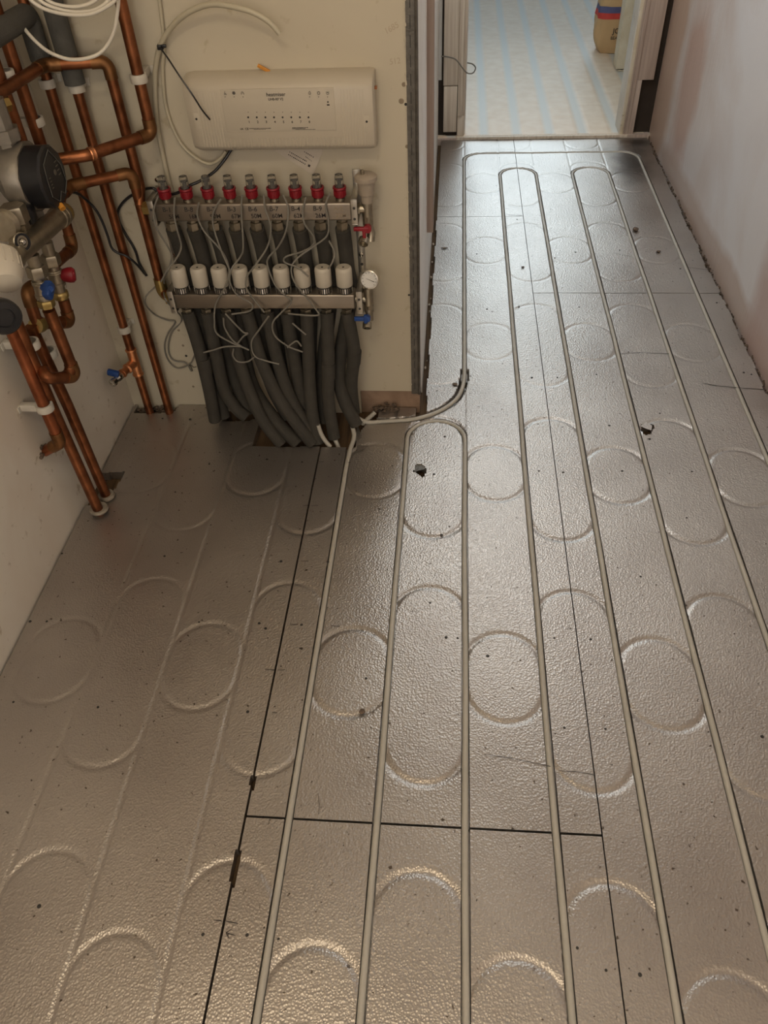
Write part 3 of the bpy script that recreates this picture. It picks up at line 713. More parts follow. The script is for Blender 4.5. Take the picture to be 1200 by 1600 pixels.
TX = [TX[0] + (TX[-1] - TX[0]) * i / 8 for i in range(9)]
BX = [Wp(x, 436, OB).x for x in (281, 538)]; BX = [BX[0] + (BX[1] - BX[0]) * i / 8 for i in range(9)]
def copy_part(src, parent, off):
    c = src.copy(); COL.objects.link(c); c.parent = parent; c.location = src.location + Vector(off)
    for ch in src.children:
        d = ch.copy(); COL.objects.link(d); d.parent = c
    return c
x = TX[0]; y = YW - OT; z0 = zt + 0.019
fm = MB().lathe((x, y, z0), (0, 0, 1), [(.0105, 0), (.0105, .006), (.008, .006), (.008, .013)]).build('flow_meter', 'nickel', mf)
col = MB().lathe((x, y, z0 + .008), (0, 0, 1), [(.0115, 0), (.0125, .002), (.0125, .016), (.0152, .0185), (.0145, .022), (.0115, .022), (.0110, .013)], 20)
for k in range(12):
    a = 2 * PI * k / 12; col.box((x + .0126 * math.cos(a), y + .0126 * math.sin(a), z0 + .017), (.0022, .0022, .012), 0, Matrix.Rotation(a, 3, 'Z'))
col.build('red_collar', 'red', fm)
MB().lathe((x, y, z0 + .022), (0, 0, 1), [(.0094, 0), (.0094, .027), (.0084, .033), (.003, .0350), (0.0, .0350)], 16).build('sight_tube', 'glass', fm)
MB().lathe((x, y, z0 + .022), (0, 0, 1), [(.0034, 0), (.0034, .019), (.0062, .021), (.0062, .024), (.001, .025)], 10).build('indicator', 'dark', fm)
bn = MB().lathe((x, y, zt - .019), (0, 0, -1), [(.010, 0), (.010, .008), (.0140, .009), (.0140, .024), (.0115, .028)], 6).build('outlet_nut', 'nickel', mf)
cap = MB().lathe((BX[0], YW - OB, zb + .019), (0, 0, 1), [(.0172, 0), (.0172, .018), (.0150, .019)], 20)
cap = cap.build('actuator', 'dark', mf)
rb = MB()
for k in range(22):
    a = 2 * PI * k / 22; rb.box((BX[0] + .0174 * math.cos(a), YW - OB + .0174 * math.sin(a), zb + .0275), (.0018, .0024, .012), 0, Matrix.Rotation(a, 3, 'Z'))
rb.build('ribs', 'chrome', cap)
MB().lathe((BX[0], YW - OB, zb + .036), (0, 0, 1), [(.0182, 0), (.0192, .002), (.0192, .038), (.0180, .043), (.0150, .0455), (0, .0455)], 28).build('cap', 'cap', cap)
MB().lathe((BX[0], YW - OB - .003, zb + .0814), (0, 0, 1), [(.0026, 0), (.0026, .0006)], 10).build('cap_hole', 'dark', cap)
ln = MB().lathe((BX[0], YW - OB, zb - .018), (0, 0, -1), [(.009, 0), (.009, .006), (.0135, .007), (.0135, .017), (.011, .020)], 6).build('outlet_nut', 'nickel', mf)
for i in range(1, 9):
    copy_part(fm, mf, (TX[i] - TX[0], 0, 0)); copy_part(bn, mf, (TX[i] - TX[0], 0, 0))
    copy_part(cap, mf, (BX[i] - BX[0], 0, 0)); copy_part(ln, mf, (BX[i] - BX[0], 0, 0))
HW = [('B-1', '58M'), ('B-8', '16M'), ('B-7', '90M'), ('B-3', '67M'), ('B-6', '50M'), ('B-7', '60M'), ('B-4', '62M'), ('B-9', '26M'), ('A-2', '20M')]
HX = [(254, 262), (288, 293), (323, 327), (355, 360), (388, 391), (421, 424), (455, 458), (489, 492), (521, 524)]
for i, ((a_, b_), (xa, xb)) in enumerate(zip(HW, HX)):
    yy = YW - OT - .0172; mt_ = 'ink' if i < 8 else 'pencil'
    text(a_, 0.0145, (Wp(xa, 330, OT + .017).x, yy, zt + .0035), (1, 0, -.04), (.08, 0, 1), mt_, mf, 'handwriting', 'LEFT', 0.0003)
    text(b_, 0.0135, (Wp(xb, 330, OT + .017).x, yy, zt - .0125), (1, 0, .03), (-.05, 0, 1), mt_, mf, 'handwriting', 'LEFT', 0.0003)
# brackets
def bracket(x, ztop, zbot):
    mb = MB(); yb = YW - .012
    mb.b2((x - .009, YW - .004, zbot), (x + .009, YW, ztop), .001)
    for zz, o in ((zt, OT), (zb, OB)):
        mb.b2((x - .007, YW - o - .022, zz - .025), (x + .007, YW - o - .0195, zz + .030), .001)
        mb.b2((x - .007, YW - o - .022, zz + .027), (x + .007, YW, zz + .030), .001)
        mb.b2((x - .007, YW - o - .022, zz - .028), (x + .007, YW, zz - .025), .001)
    br = mb.build('bracket', 'bracket', mf)
    for zz, o in ((zt, OT), (zb, OB)):
        for dz in (-.014, .010): MB().lathe((x, YW - o - .0218, zz + dz), (0, -1, 0), [(.0030, 0), (.0030, .0008)], 10).build('bracket_hole', 'dark', br)
    for dz in (.05, .10, .14): MB().lathe((x, YW - .0042, zb + dz), (0, -1, 0), [(.0035, 0), (.0035, .0006)], 10).build('bracket_hole', 'dark', br)
    for zz in (zt + .045, zb + .075): MB().lathe((x, YW - .004, zz), (0, -1, 0), [(.006, 0), (.005, .004), (.001, .005)], 12).build('bracket_screw', 'chrome', br)
bracket(Wp(556, 340, OT).x, zt + .062, zb - .02); bracket((Wp(268, 470, OB).x + Wp(240, 330, OT).x) / 2 + .006, zt + .03, zb - .03)
# right hand end fittings: upper - vent and red drain; lower - gauge and blue drain
xe = tr_.x; yu = YW - OT; yl = YW - OB
e = MB(); e.tube([(xe, yu, zt), (xe + .035, yu, zt)], .010, 16); e.lathe((xe + .004, yu, zt), (1, 0, 0), [(.013, 0), (.013, .012)], 6)
e.tube([(xe + .032, yu, zt - .035), (xe + .032, yu, zt + .035)], .0115, 16); e.lathe((xe + .032, yu, zt - .026), (0, 0, 1), [(.0125, 0), (.0125, .010)], 6)
e.build('end_piece', 'nickel', mf)
MB().lathe((xe + .032, yu, zt + .014), (0, 0, 1), [(.0125, 0), (.0135, .016), (.0165, .018), (.0195, .046), (.0245, .048), (.0245, .056), (.018, .061), (0, .062)], 24).build('air_vent', 'beige', mf)
MB().lathe((xe + .026, yu - .004, zt + .074), (0, 0, 1), [(.0045, 0), (.0045, .009), (.002, .011)], 10).build('vent_cap', 'nickel', mf)
dv = MB(); dv.tube([(xe + .032, yu, zt - .035), (xe + .038, yu, zt - .055), (xe + .036, yu - .006, zt - .072)], .0095, 14); dv.lathe((xe + .022, yu - .014, zt - .066), (-.15, -.85, -.5), [(.0115, -.004), (.0115, .010), (.0085, .010), (.0085, .004)], 18)
dv = dv.build('drain_valve', 'nickel', mf)
MB().box((xe + .018, yu - .018, zt - .038), (.034, .008, .009), .002).box((xe + .024, yu - .018, zt - .050), (.008, .007, .022), .002).lathe((xe + .032, yu - .010, zt - .038), (0, -1, 0), [(.009, 0), (.009, .011)], 16).build('red_handle', 'red', dv)
e = MB(); xe2 = br_.x
e.tube([(xe2, yl, zb), (xe2 + .032, yl, zb)], .010, 16); e.lathe((xe2 + .004, yl, zb), (1, 0, 0), [(.013, 0), (.013, .012)], 6)
e.tube([(xe2 + .030, yl, zb - .032), (xe2 + .030, yl, zb + .030)], .0115, 16); e.lathe((xe2 + .030, yl, zb - .024), (0, 0, 1), [(.013, 0), (.013, .010)], 6)
e.lathe((xe2 + .014, yl, zb - .002), (0, 0, 1), [(.008, 0), (.006, .02)], 6); e.build('end_piece', 'nickel', mf)
gc = Wp(577, 437, OB + .01); gn = Vector((-.15, -.9, .25)).normalized()
g_ = MB().tube([(xe2 + .030, yl, zb + .02), gc - gn * .012], .006, 10).lathe(gc, gn, [(.018, -.020), (.0215, -.018), (.0215, .002), (.0195, .003), (.0192, -.001)], 28).build('pressure_gauge', 'chrome', mf)
MB().lathe(gc, gn, [(.0190, -.002), (.0190, -.0008)], 28).build('dial', 'dial', g_)
u = Vector((1, 0, 0)); u = (u - gn * u.dot(gn)).normalized(); v = gn.cross(u)
nd = MB(); a = gc + gn * .0004
nd.prism([a - u * .009 + v * .003, a + u * .012 - v * .0055, a + u * .011 - v * .0035], gn, .0005)
for k in range(11):
    t_ = math.radians(225 - 27 * k); p0 = a + (u * math.cos(t_) + v * math.sin(t_)) * .0145; p1 = a + (u * math.cos(t_) + v * math.sin(t_)) * .0170; s_ = (-u * math.sin(t_) + v * math.cos(t_)) * .0005
    nd.prism([p0 - s_, p0 + s_, p1 + s_, p1 - s_], gn, .0003)
nd.build('needle_and_scale', 'ink', g_)
dv = MB(); dv.tube([(xe2 + .030, yl, zb - .03), (xe2 + .030, yl, zb - .056)], .0095, 14); dv.lathe((xe2 + .024, yl - .008, zb - .066), (0, -.75, -.66), [(.0110, -.006), (.0110, .008), (.0080, .008), (.0080, .002)], 18)
dv = dv.build('drain_valve', 'nickel', mf)
MB().box((xe2 + .013, yl - .016, zb - .044), (.036, .007, .011), .002).box((xe2 + .022, yl - .017, zb - .044), (.008, .008, .022), .002).lathe((xe2 + .026, yl - .008, zb - .044), (0, -1, 0), [(.008, 0), (.008, .011)], 16).build('blue_handle', 'blue', dv)
# left hand inlets
e = MB(); e.tube([(tl.x - .02, yu, zt + .004), (tl.x, yu, zt)], .0115, 16); e.lathe((tl.x - .022, yu, zt + .004), (1, 0, 0), [(.0155, 0), (.0155, .016)], 6); e.build('inlet_nut', 'brass', mf)
e = MB(); e.lathe((bl.x - .014, yl, zb), (1, 0, 0), [(.0150, 0), (.0150, .016)], 6); e.build('inlet_nut', 'brass', mf)

# ------------------------------------------------------------------ insulated pipes
IG = 'grey foam insulated pipes dropping from the manifold'
def insul(pts, label, r=0.0168, joint=None, tail=None):
    pts = spline(pts, 8); base = pts[-1]
    t = thing('insulated_pipe', label, 'pipe', base, IG)
    MB().tube(pts, r, 18).build('foam_sleeve', 'insul', t)
    return t
ordn = ['leftmost', 'second from left', 'third from left', 'fourth from left', 'middle', 'fourth from right', 'third from right', 'second from right', 'rightmost']
LOW = [
 [(293, 490, OB), (310, 540, .085), (325, 600, .10), (336, 657, .105)],
 [(323, 490, OB), (337, 550, .085), (350, 607, .095), (368, 637, .11), (386, 652, .12)],
 [(353, 493, OB), (370, 550, .09), (387, 603, .115), (410, 655, .15), (440, 694, .17)],
 [(388, 493, OB), (407, 560, .10), (433, 617, .13), (462, 660, .16), (488, 693, .17)],
 [(417, 493, OB), (433, 560, .095), (453, 620, .12), (484, 672, .15)],
 [(450, 497, OB), (460, 560, .085), (477, 643, .11), (486, 668, .125)],
 [(478, 493, OB), (483, 577, .10), (487, 640, .135), (497, 692, .16)],
 [(512, 493, OB), (513, 560, .10), (513, 625, .12), (522, 684, .14)],
 [(545, 493, OB), (552, 538, .085), (553, 560, .08), (549, 600, .075), (553, 645, .07)],
]
for i, pt in enumerate(LOW):
    t = insul([Vector((BX[i], YW - OB, zb - .036))] + [Wp(*q) for q in pt[1:]], 'foam insulated pipe under the lower bar, ' + ordn[i] + ' of nine', .0162)
    if i in (0, 7, 8):
        q = {0: (318, 560, .09), 7: (513, 568, .102), 8: (554, 548, .083)}[i]
        c = Wp(*q); a, b_ = (c + Vector((-.002, 0, .006)), c + Vector((.003, -.001, -.05)))
        MB().tube([c, c + (Wp(*pt[2]) - c).normalized() * .04], .0176, 18).build('sleeve_joint', 'insul', t)
UPB = [
 [(273, 400, .035), (300, 480, .030), (328, 580, .05), (350, 652, .075)],
 [(310, 400, .035), (335, 480, .030), (362, 580, .04), (390, 648, .10)],
 [(342, 400, .035), (365, 500, .030), (390, 590, .07), (425, 650, .13), (466, 694, .17)],
 [(378, 400, .035), (398, 500, .030), (420, 590, .06), (452, 655, .12)],
 [(407, 400, .035), (425, 500, .030), (442, 590, .05), (470, 655, .10)],
 [(439, 400, .035), (452, 500, .030), (468, 590, .05), (480, 650, .09)],
 [(470, 400, .035), (478, 500, .030), (484, 590, .05), (492, 655, .09)],
 [(503, 400, .035), (504, 500, .030), (503, 590, .05), (507, 660, .09)],
 [(538, 400, .035), (536, 500, .030), (530, 570, .06), (536, 620, .09), (557, 664, .11)],
]
for i, pt in enumerate(UPB):
    insul([Vector((TX[i], YW - OT, zt - .044)), Vector((TX[i], YW - .046, zt - .09)), Vector((TX[i], YW - .036, zt - .15)), Vector((TX[i] + .002, YW - .032, zb - .02))] + [Wp(*q) for q in pt if q[1] > 560], 'insulated pipe hanging from the upper bar behind the caps, ' + ordn[i] + ' of nine', .0172)
tag(MB().tube(spline([Wp(497, 664, .155), Wp(501, 676, .16), Wp(507, 687, .165), Wp(516, 698, .17)], 6), .0058, 10).build('bare_pipe', 'pex'), 'bare white pipe end diving into the floor hole, left of two', 'pipe')
tag(MB().tube(spline([Wp(520, 680, .14), Wp(525, 690, .15), Wp(530, 702, .16)], 6), .0058, 10).build('bare_pipe', 'pex'), 'bare white pipe end diving into the floor hole, right of two', 'pipe')

# ------------------------------------------------------------------ thin grey actuator cables
CG = 'thin grey actuator cables tangled over the manifold'
CAB = [
 ([(247,306),(240,330),(244,355),(262,385),(268,400),(262,425),(246,445),(229,462),(228,476),(243,492),(262,500),(274,503),(262,522),(257,542),(263,563),(278,575),(297,568),(304,555)], 'thin grey cable straying furthest left, looping down the wall beside the copper pipes'),
 ([(258,425),(256,450),(260,470),(284,498),(268,520),(263,545),(270,562),(290,567),(299,580)], 'thin grey cable with frayed tips hanging below the left bracket'),
 ([(273,308),(272,335),(277,360),(283,385),(275,405),(262,420),(252,440)], 'thin grey cable crossing the first insulated pipe between the bars'),
 ([(311,316),(308,335),(318,360),(340,385),(352,402),(358,425),(350,452),(337,475),(335,500),(338,520),(357,533),(385,545)], 'thin grey cable running from the second red collar down below the lower bar'),
 ([(346,310),(334,330),(333,352),(345,390),(356,415),(361,428)], 'thin grey cable running down from between third and fourth red collars'),
 ([(378,304),(377,330),(380,385),(375,402),(362,420),(359,440),(370,460),(393,475),(390,486),(362,491)], 'thin grey cable draped over the fourth white cap'),
 ([(412,304),(414,325),(423,355),(418,385),(400,413),(386,432),(385,450),(396,467),(413,488)], 'thin grey cable draped between fourth and fifth white caps'),
 ([(442,304),(450,325),(447,360),(435,385),(420,402),(418,415),(430,445),(446,462),(455,472),(440,488),(426,505),(430,525),(450,541),(473,550)], 'thin grey cable crossing the sixth white cap and looping below'),
 ([(478,308),(473,330),(476,350),(490,370),(488,384),(470,394),(447,401),(445,410),(465,418),(482,432)], 'thin grey cable ending in a loose tip on the seventh white cap'),
 ([(516,301),(509,320),(513,345),(511,368),(490,385),(465,403),(455,420),(461,442),(480,466),(497,488),(494,493),(470,492),(450,490)], 'thin grey cable running from the eighth red collar to the lower nuts'),
 ([(514,376),(522,393),(520,408),(513,420)], 'short thin grey cable hooked behind the eighth white cap'),
 ([(420,494),(405,515),(393,534),(397,555),(413,563),(436,569)], 'thin grey cable making a hook over the fourth lower insulated pipe'),
 ([(352,490),(366,505),(380,519),(387,521),(380,526),(371,537)], 'thin grey cable zigzagging over the third lower insulated pipe'),
 ([(349,497),(351,512),(362,530),(375,540),(389,547)], 'thin grey cable slanting across the third lower insulated pipe'),
 ([(318,551),(333,547),(350,542),(366,541),(379,542)], 'thin grey cable lying level across the first two lower insulated pipes'),
 ([(365,545),(364,556),(372,565),(387,565),(397,558)], 'thin grey cable making a small curl among the lower insulated pipes'),
 ([(457,505),(466,513),(478,523)], 'short thin grey cable end pointing at the seventh lower insulated pipe'),
 ([(449,543),(456,537),(464,533),(471,541)], 'short thin grey cable end arched over the sixth lower insulated pipe'),
]
for k, (pts, lab) in enumerate(CAB):
    P = []
    for (px, py) in pts:
        o = 0.085 if py < 312 else (0.088 if py < 350 else (0.093 + 0.006 * math.sin(py * .09 + k)) if py < 408 else (0.112 if py < 460 else (.106 if py < 492 else 0.113)))
        if px < 258 and py > 440: o = 0.02 if py > 480 else .05
        if k in (0, 1) and py > 490: o = 0.006
        P.append(Wp(px, py, o))
    th = tag(MB().tube(spline(P, 7), 0.0021, 8).build('actuator_cable', 'cable'), lab, 'cable', CG)
for d in ([(295,569),(299,574),(301,580)], [(296,569),(303,574),(307,573)]):
    tag(MB().tube([Wp(x_, y_, .006) for x_, y_ in d], .0009, 6).build('bare_wire', 'dark'), 'fine bare wire tip at the end of the looping grey cable, %s one' % ('lower' if d[2][1] > 575 else 'upper'), 'wire')

# ------------------------------------------------------------------ control box
bxp = thing('control_box', 'off white wall mounted heating control box with eight numbered lights', 'control box', (-0.41, YW, 0.70))
OBX = 0.055
def bo(px, py): v = Wp(px, py, OBX); return v
xL, xRr = bo(303, 200).x - .004, bo(584, 150).x; zT, zB = Wp(440, 134, OBX).z, Wp(440, 236, OBX).z - .002
zT2 = Wp(440, 112, .012).z
# cross-section: front face flat, top slopes back to wall
def box_section(x, sh=0.0): 
    return [Vector((x, YW, zT2 + .002)), Vector((x, YW - .030, zT2 + .001)), Vector((x, YW - .048, zT - .004 + .008)), Vector((x, YW - OBX, zT - .008)), Vector((x, YW - OBX, zB + .014)), Vector((x, YW - OBX + .006, zB + .004)), Vector((x, YW - .04, zB)), Vector((x, YW, zB + .002))]
b = bmesh.new(); xsn = [(xL - .006, 1), (xL + .004, .3), (xL + .012, 0), (xRr - .010, 0), (xRr - .003, .3), (xRr, 1)]
rings = []
for xx, k in xsn:
    sec = box_section(xx); c = Vector((xx, YW, (zT2 + zB) / 2)); rr = []
    for p_ in sec:
        q = p_.copy(); q.z = c.z + (p_.z - c.z) * (1 - .05 * k); q.y = YW - (YW - p_.y) * (1 - .14 * k); rr.append(b.verts.new(q))
    rings.append(rr)
for i in range(len(rings) - 1):
    for k in range(8): b.faces.new((rings[i][k], rings[i][(k + 1) % 8], rings[i + 1][(k + 1) % 8], rings[i + 1][k]))
b.faces.new(rings[0]); b.faces.new(rings[-1][::-1])
mb = MB(); mb.bm = b; mb.build('casing', 'box', bxp)
yf = YW - OBX
rb = MB()
for i in range(8):
    xx = xL + .020 + i * .0062; rb.tube([(xx, yf + .001, zB + .012), (xx, yf + .001, zT - .010), (xx, yf + .009, zT + .004)], .0017, 6)
    xx = xRr - .022 - i * .0062; rb.tube([(xx, yf + .001, zB + .012), (xx, yf + .001, zT - .010), (xx, yf + .009, zT + .004)], .0017, 6)
nn = 34
for i in range(nn):
    xx = xL + .07 + (xRr - xL - .14) * i / (nn - 1); rb.tube([(xx, yf + .0005, zB + .028), (xx, yf + .0007, zB + .012), (xx, yf + .008, zB + .0035)], .0016, 6)
rb.build('ribs', 'box', bxp)
pl, pr = bo(345, 150).x, bo(522, 150).x; pt_, pb_ = bo(440, 138).z, bo(440, 205).z
MB().b2((pl, yf - .0012, pb_), (pr, yf + .002, pt_), .0012).build('label_panel', 'box_panel', bxp)
yy = yf - .0016
def btxt(s_, px, py, size, al='CENTER'): v = bo(px, py); text(s_, size, (v.x, yy, v.z - size * .35), (1, 0, 0), (0, 0, 1), 'ink', bxp, 'lettering', al, .0002)
btxt('heatmiser', 431, 147, .0098); btxt('UH8-RF V2', 431, 154.5, .0066)
for i in range(8): btxt(str(i + 1), 389.5 + i * 13.45, 190, .0066)
dt = MB()
for i in range(8):
    for (py, r) in ((175, .0007), (183, .0019)):
        v = bo(388 + i * 13.45, py); MB().lathe((v.x, yy + .0003, v.z), (0, -1, 0), [(r, 0), (r, .0006)], 10).build('indicator_light', 'ink', bxp)
for px in (352, 366, 380, 484, 498, 512):
    v = bo(px, 151); MB().lathe((v.x, yy + .0003, v.z), (0, -1, 0), [(.0008, 0), (.0008, .0006)], 8).build('indicator_light', 'ink', bxp)
v = bo(512.5, 159); MB().lathe((v.x, yy + .0003, v.z), (0, -1, 0), [(.0016, 0), (.0016, .0006)], 10).build('indicator_light', 'ink', bxp)
v = bo(513, 163.5); dt.box((v.x, yy, v.z), (.0055, .0006, .0026), .0002)
dt.build('reset_button', 'ink', bxp)
def icon(px, py, kind):
    v = bo(px, py); c = Vector((v.x, yy, v.z)); mb = MB(); r = .0028
    def stroke(pts): mb.tube([c + Vector((a_[0] * r, 0, a_[1] * r)) for a_ in pts], .00035, 5)
    ring = [(math.cos(t_ * PI / 6), math.sin(t_ * PI / 6)) for t_ in range(13)]
    if kind == 0: stroke([(-1, -1), (1, -1)]); stroke([(-.8, -.3), (.8, -.3)]); stroke([(0, -.2), (-.5, .5), (.1, 1.1)])
    if kind == 1: stroke(ring); stroke([(-1, 0), (1, 0)]); stroke([(0, -1), (0, 1)]); stroke([(-.7, -.7), (.7, .7)]); stroke([(-.7, .7), (.7, -.7)])
    if kind == 2: stroke([(-.9, -1), (-.9, .2), (-.2, 1), (.4, .6)]); stroke([(.9, -1), (.9, .1), (.4, .6)]); stroke([(0, -.4), (0, .4)])
    if kind == 3: stroke([(0, 1.2), (-.8, .2), (-.8, -.6), (0, -1.1), (.8, -.6), (.8, .2), (0, 1.2)]); stroke([(-.3, -.4), (0, .2), (.3, -.4)])
    if kind == 4: stroke([(a_ * .8, b__ * .8) for a_, b__ in ring]); [stroke([(math.cos(t_), math.sin(t_)), (1.3 * math.cos(t_), 1.3 * math.sin(t_))]) for t_ in [k_ * PI / 4 for k_ in range(8)]]
    if kind == 5: stroke([(-.9, 1), (-.9, -.6), (0, -1), (.9, -.6), (.9, 1)]); stroke([(0, 1), (0, -.2)]); stroke([(-.5, .4), (.5, .4)])
    mb.build('icon', 'ink', bxp)
for px, k in ((352, 0), (365.5, 1), (379, 2), (484, 3), (498, 4), (512, 5)): icon(px, 145, k)
btxt('UK', 378, 201, .0050); btxt('CE', 386, 201, .0060)
sm = MB()
for (x0, x1, py, h) in ((390, 424, 200.5, .0010), (397, 416, 202, .0008), (457, 482, 199.3, .0012), (457, 478, 200.8, .0012), (462, 494, 202.2, .0008)):
    a, c = bo(x0, py), bo(x1, py); n = int((c.x - a.x) / .0030)
    for i in range(n):
        xx = a.x + (c.x - a.x) * i / n; sm.b2((xx, yy - .0002, a.z - h / 2), (xx + .0022 * random.uniform(.7, 1.1), yy + .0003, a.z + h / 2))
sm.build('small_print', 'ink', bxp)
for px, py, nm in ((307, 186, 0), (573, 190, 1)):
    v = bo(px, py); e = MB(); e.b2((v.x - .0065, yf - .0005, v.z - .022), (v.x + .0065, yf + .004, v.z + .012), .002); e.build('screw_recess', 'box_panel', bxp)
    MB().lathe((v.x, yf - .0005, v.z), (0, -1, 0), [(.0024, 0), (.0018, .001)], 10).build('screw', 'ink', bxp)
v = Wp(581, 137, .03); MB().b2((xRr - .001, YW - .034, v.z - .0022), (xRr + .005, YW - .024, v.z - .0006)).b2((xRr - .001, YW - .034, v.z + .0006), (xRr + .005, YW - .024, v.z + .0022)).build('side_tabs', 'copper_bright', bxp)
v = Wp(412, 107, .012); R_ = Matrix.Rotation(math.radians(28), 3, 'Y')
tag(MB().box(v, (.026, .004, .0065), .0008, R_).build('orange_tab', 'orange'), 'small orange plastic tab sticking up behind the control box', 'tab')
# instruction slip behind the box
sl = thing('instruction_slip', 'printed paper slip taped at an angle below the control box', 'paper', Wp(480, 272, .002))
P = [Wp(430, 236, .0022), Wp(486, 271.5, .0022), Wp(490, 271, .0022), Wp(504, 238, .0022), Wp(500, 225, .012), Wp(440, 225, .012)]
MB().prism([Vector((q.x, YW - .0022, q.z)) for q in P], (0, -1, 0), .0004).build('sheet', 'paper', sl)
dxv = (Wp(486, 271.5, .002) - Wp(430, 236, .002)).normalized(); nyv = Vector((-dxv.z, 0, dxv.x)); nyv = nyv if nyv.z > 0 else -nyv
mb = MB()
def prn(pa, pb, h):
    a, c = Wp(*pa, .003), Wp(*pb, .003); L_ = (c - a).length; n = max(2, int(L_ / .0036)); d = (c - a).normalized()
    for i in range(n):
        q = a + d * (L_ * i / n); w_ = .0027 * random.uniform(.6, 1)
        mb.prism([q, q + d * w_, q + d * w_ + nyv * h, q + nyv * h], (0, -1, 0), .0002)
prn((452, 238), (480, 253.5), .0022); prn((450, 242), (478, 258), .0022); prn((475, 237.5), (491, 247), .0018); prn((477, 245), (488, 253), .0012)
q = Wp(483, 259, .003); mb.box(q, (.005, .0004, .005), 0, Matrix.Rotation(.5, 3, 'Y'))
mb.build('printing', 'ink', sl)
# pencil notes and old screw holes on the wall
def wallmark(body, px, py, size, ang, label):
    v = Wp(px, py, .0002); x_ = Vector((math.cos(ang), 0, math.sin(ang))); y_ = Vector((-math.sin(ang), 0, math.cos(ang)))
    par = thing('pencil_note', label, 'pencil note', v); text(body, size, v, x_, y_, 'faint', par, 'lettering', 'LEFT', .0002)
wallmark('1685', 603, 54, .015, .45, 'faint pencilled number high on the wall left of the corner bead')
wallmark('512', 609, 101, .015, .1, 'faint pencilled number lower on the wall left of the corner bead')
for (px, py, r, nm) in ((631, 132, .0045, 'upper'), (627, 158, .0055, 'large middle'), (634, 163, .003, 'small middle'), (636, 229, .004, 'lower'), (639, 461, .0028, 'single dark')):
    v = Wp(px, py, .0); tag(MB().lathe(v, (0, -1, 0), [(r, 0), (r * .8, .0012), (r * .4, .0012), (r * .3, .0004)], 12).build('wall_plug', 'pencil' if r > .003 else 'dark'), '%s old plugged screw hole in the wall near the corner bead' % nm, 'screw hole')
for (px, py, nm) in ((291, 556, 'dark hole beside the hanging cable tips'), (302, 604, 'rough plugged hole above the floor, left of the insulated pipes'), (286, 540, 'rough plugged hole inside the cable loop'), (279, 516, 'small brassy plugged hole at the top of the cable loop')):
    v = Wp(px, py, .0); tag(MB().lathe(v, (0, -1, 0), [(.0035, 0), (.003, .001), (.001, .001)], 10).build('wall_plug', 'dark' if 'dark' in nm else 'pencil'), nm, 'screw hole')

# ------------------------------------------------------------------ conduits, ties and black cable
def cab(name, mat, r, pts, label, cat='cable', group=None, seg=10, sp=7):
    return tag(MB().tube(spline([Wp(*q) for q in pts], sp), r, seg).build(name, mat), label, cat, group)
cab('white_conduit', 'conduit', .0052, [(437,53,.05),(422,36,.05),(404,24,.05),(382,15,.05),(340,7,.045),(312,11,.04),(286,25,.035),(265,46,.025),(252,68,.02),(245,92,.015),(242,125,.012),(243,165,.012),(247,205,.012),(254,241,.012),(262,278,.012),(268,300,.012)], 'thick translucent white conduit arching over the control box', 'conduit')
cab('white_conduit', 'conduit', .0036, [(247,-14,.008),(252,25,.008),(256,70,.008),(254,110,.008),(258,160,.008),(268,195,.009),(284,226,.012),(305,246,.015),(326,256,.018),(342,250,.02),(353,236,.02)], 'thinner translucent white conduit curling under the control box', 'conduit')
tie = thing('cable_tie', 'black cable tie whose long tail points down across the control box', 'cable tie', Wp(250, 73, .02))
MB().lathe(Wp(251, 73, .018), (Wp(252, 62, .018) - Wp(246, 90, .018)).normalized(), [(.0068, -.0025), (.0072, 0), (.0068, .0025)], 14).box(Wp(249, 74, .026), (.008, .006, .009), .001).box(Wp(255, 72, .024), (.012, .005, .006), .001).build('tie_loop', 'black', tie)
MB().tube(spline([Wp(250, 74, .028), Wp(263, 92, .05), Wp(280, 118, .07), Wp(300, 147, .08), Wp(316, 172, .07), Wp(328, 187, .062)], 6), .0017, 6).build('tie_tail', 'black', tie)
cab('black_cable', 'black', .0032, [(362,232,.02),(352,248,.03),(335,268,.04),(312,283,.045),(296,290,.05),(284,298,.048),(272,303,.045),(256,303,.035),(244,297,.03),(238,294,.03),(226,296,.016),(214,302,.008),(203,307,.006),(191,318,.006),(184,332,.006),(187,348,.006),(197,367,.006),(207,383,.006),(213,396,.006),(217,410,.006),(223,421,.006),(229,431,.006)], 'black cable from the control box, ending cut off on the wall left of the manifold')
cab('black_cable', 'black', .0030, [(100,299,.17),(112,300,.13),(124,304,.10),(140,317,.07),(151,330,.065),(160,347,.06),(168,368,.058),(174,386,.055),(182,394,.055),(197,400,.055),(208,408,.05),(218,418,.04),(226,428,.02)], 'black cable drooping from the pump across the copper pipes')
# coil of white cable
WG = 'loops of the white cable coil hanging top left'
for pts, lab in (
  ([(30,-25,.14),(48,0,.14),(72,15,.14),(108,23,.14),(141,22,.14),(166,11,.14),(181,-2,.14),(188,-25,.14)], 'lowest of the three short loops in the white cable coil at top left'),
  ([(44,-25,.13),(62,0,.13),(84,12,.13),(118,19,.13),(150,15,.13),(172,-2,.13),(178,-25,.13)], 'middle of the three short loops in the white cable coil at top left'),
  ([(55,-25,.12),(75,1,.12),(103,10,.12),(130,9,.12),(152,-2,.12),(165,-25,.12)], 'highest of the three short loops in the white cable coil at top left'),
  ([(36,42,.10),(44,52,.11),(56,65,.12),(70,77,.125),(84,85,.13),(104,92,.13),(122,93,.13),(140,90,.13),(156,83,.125),(170,67,.12),(179,46,.12),(183,22,.12),(185,0,.12),(184,-25,.12)], 'long white cable loop with a cut end hanging lowest at top left')):
    cab('coiled_cable', 'white_cable', .0034, pts, lab, 'cable', WG)

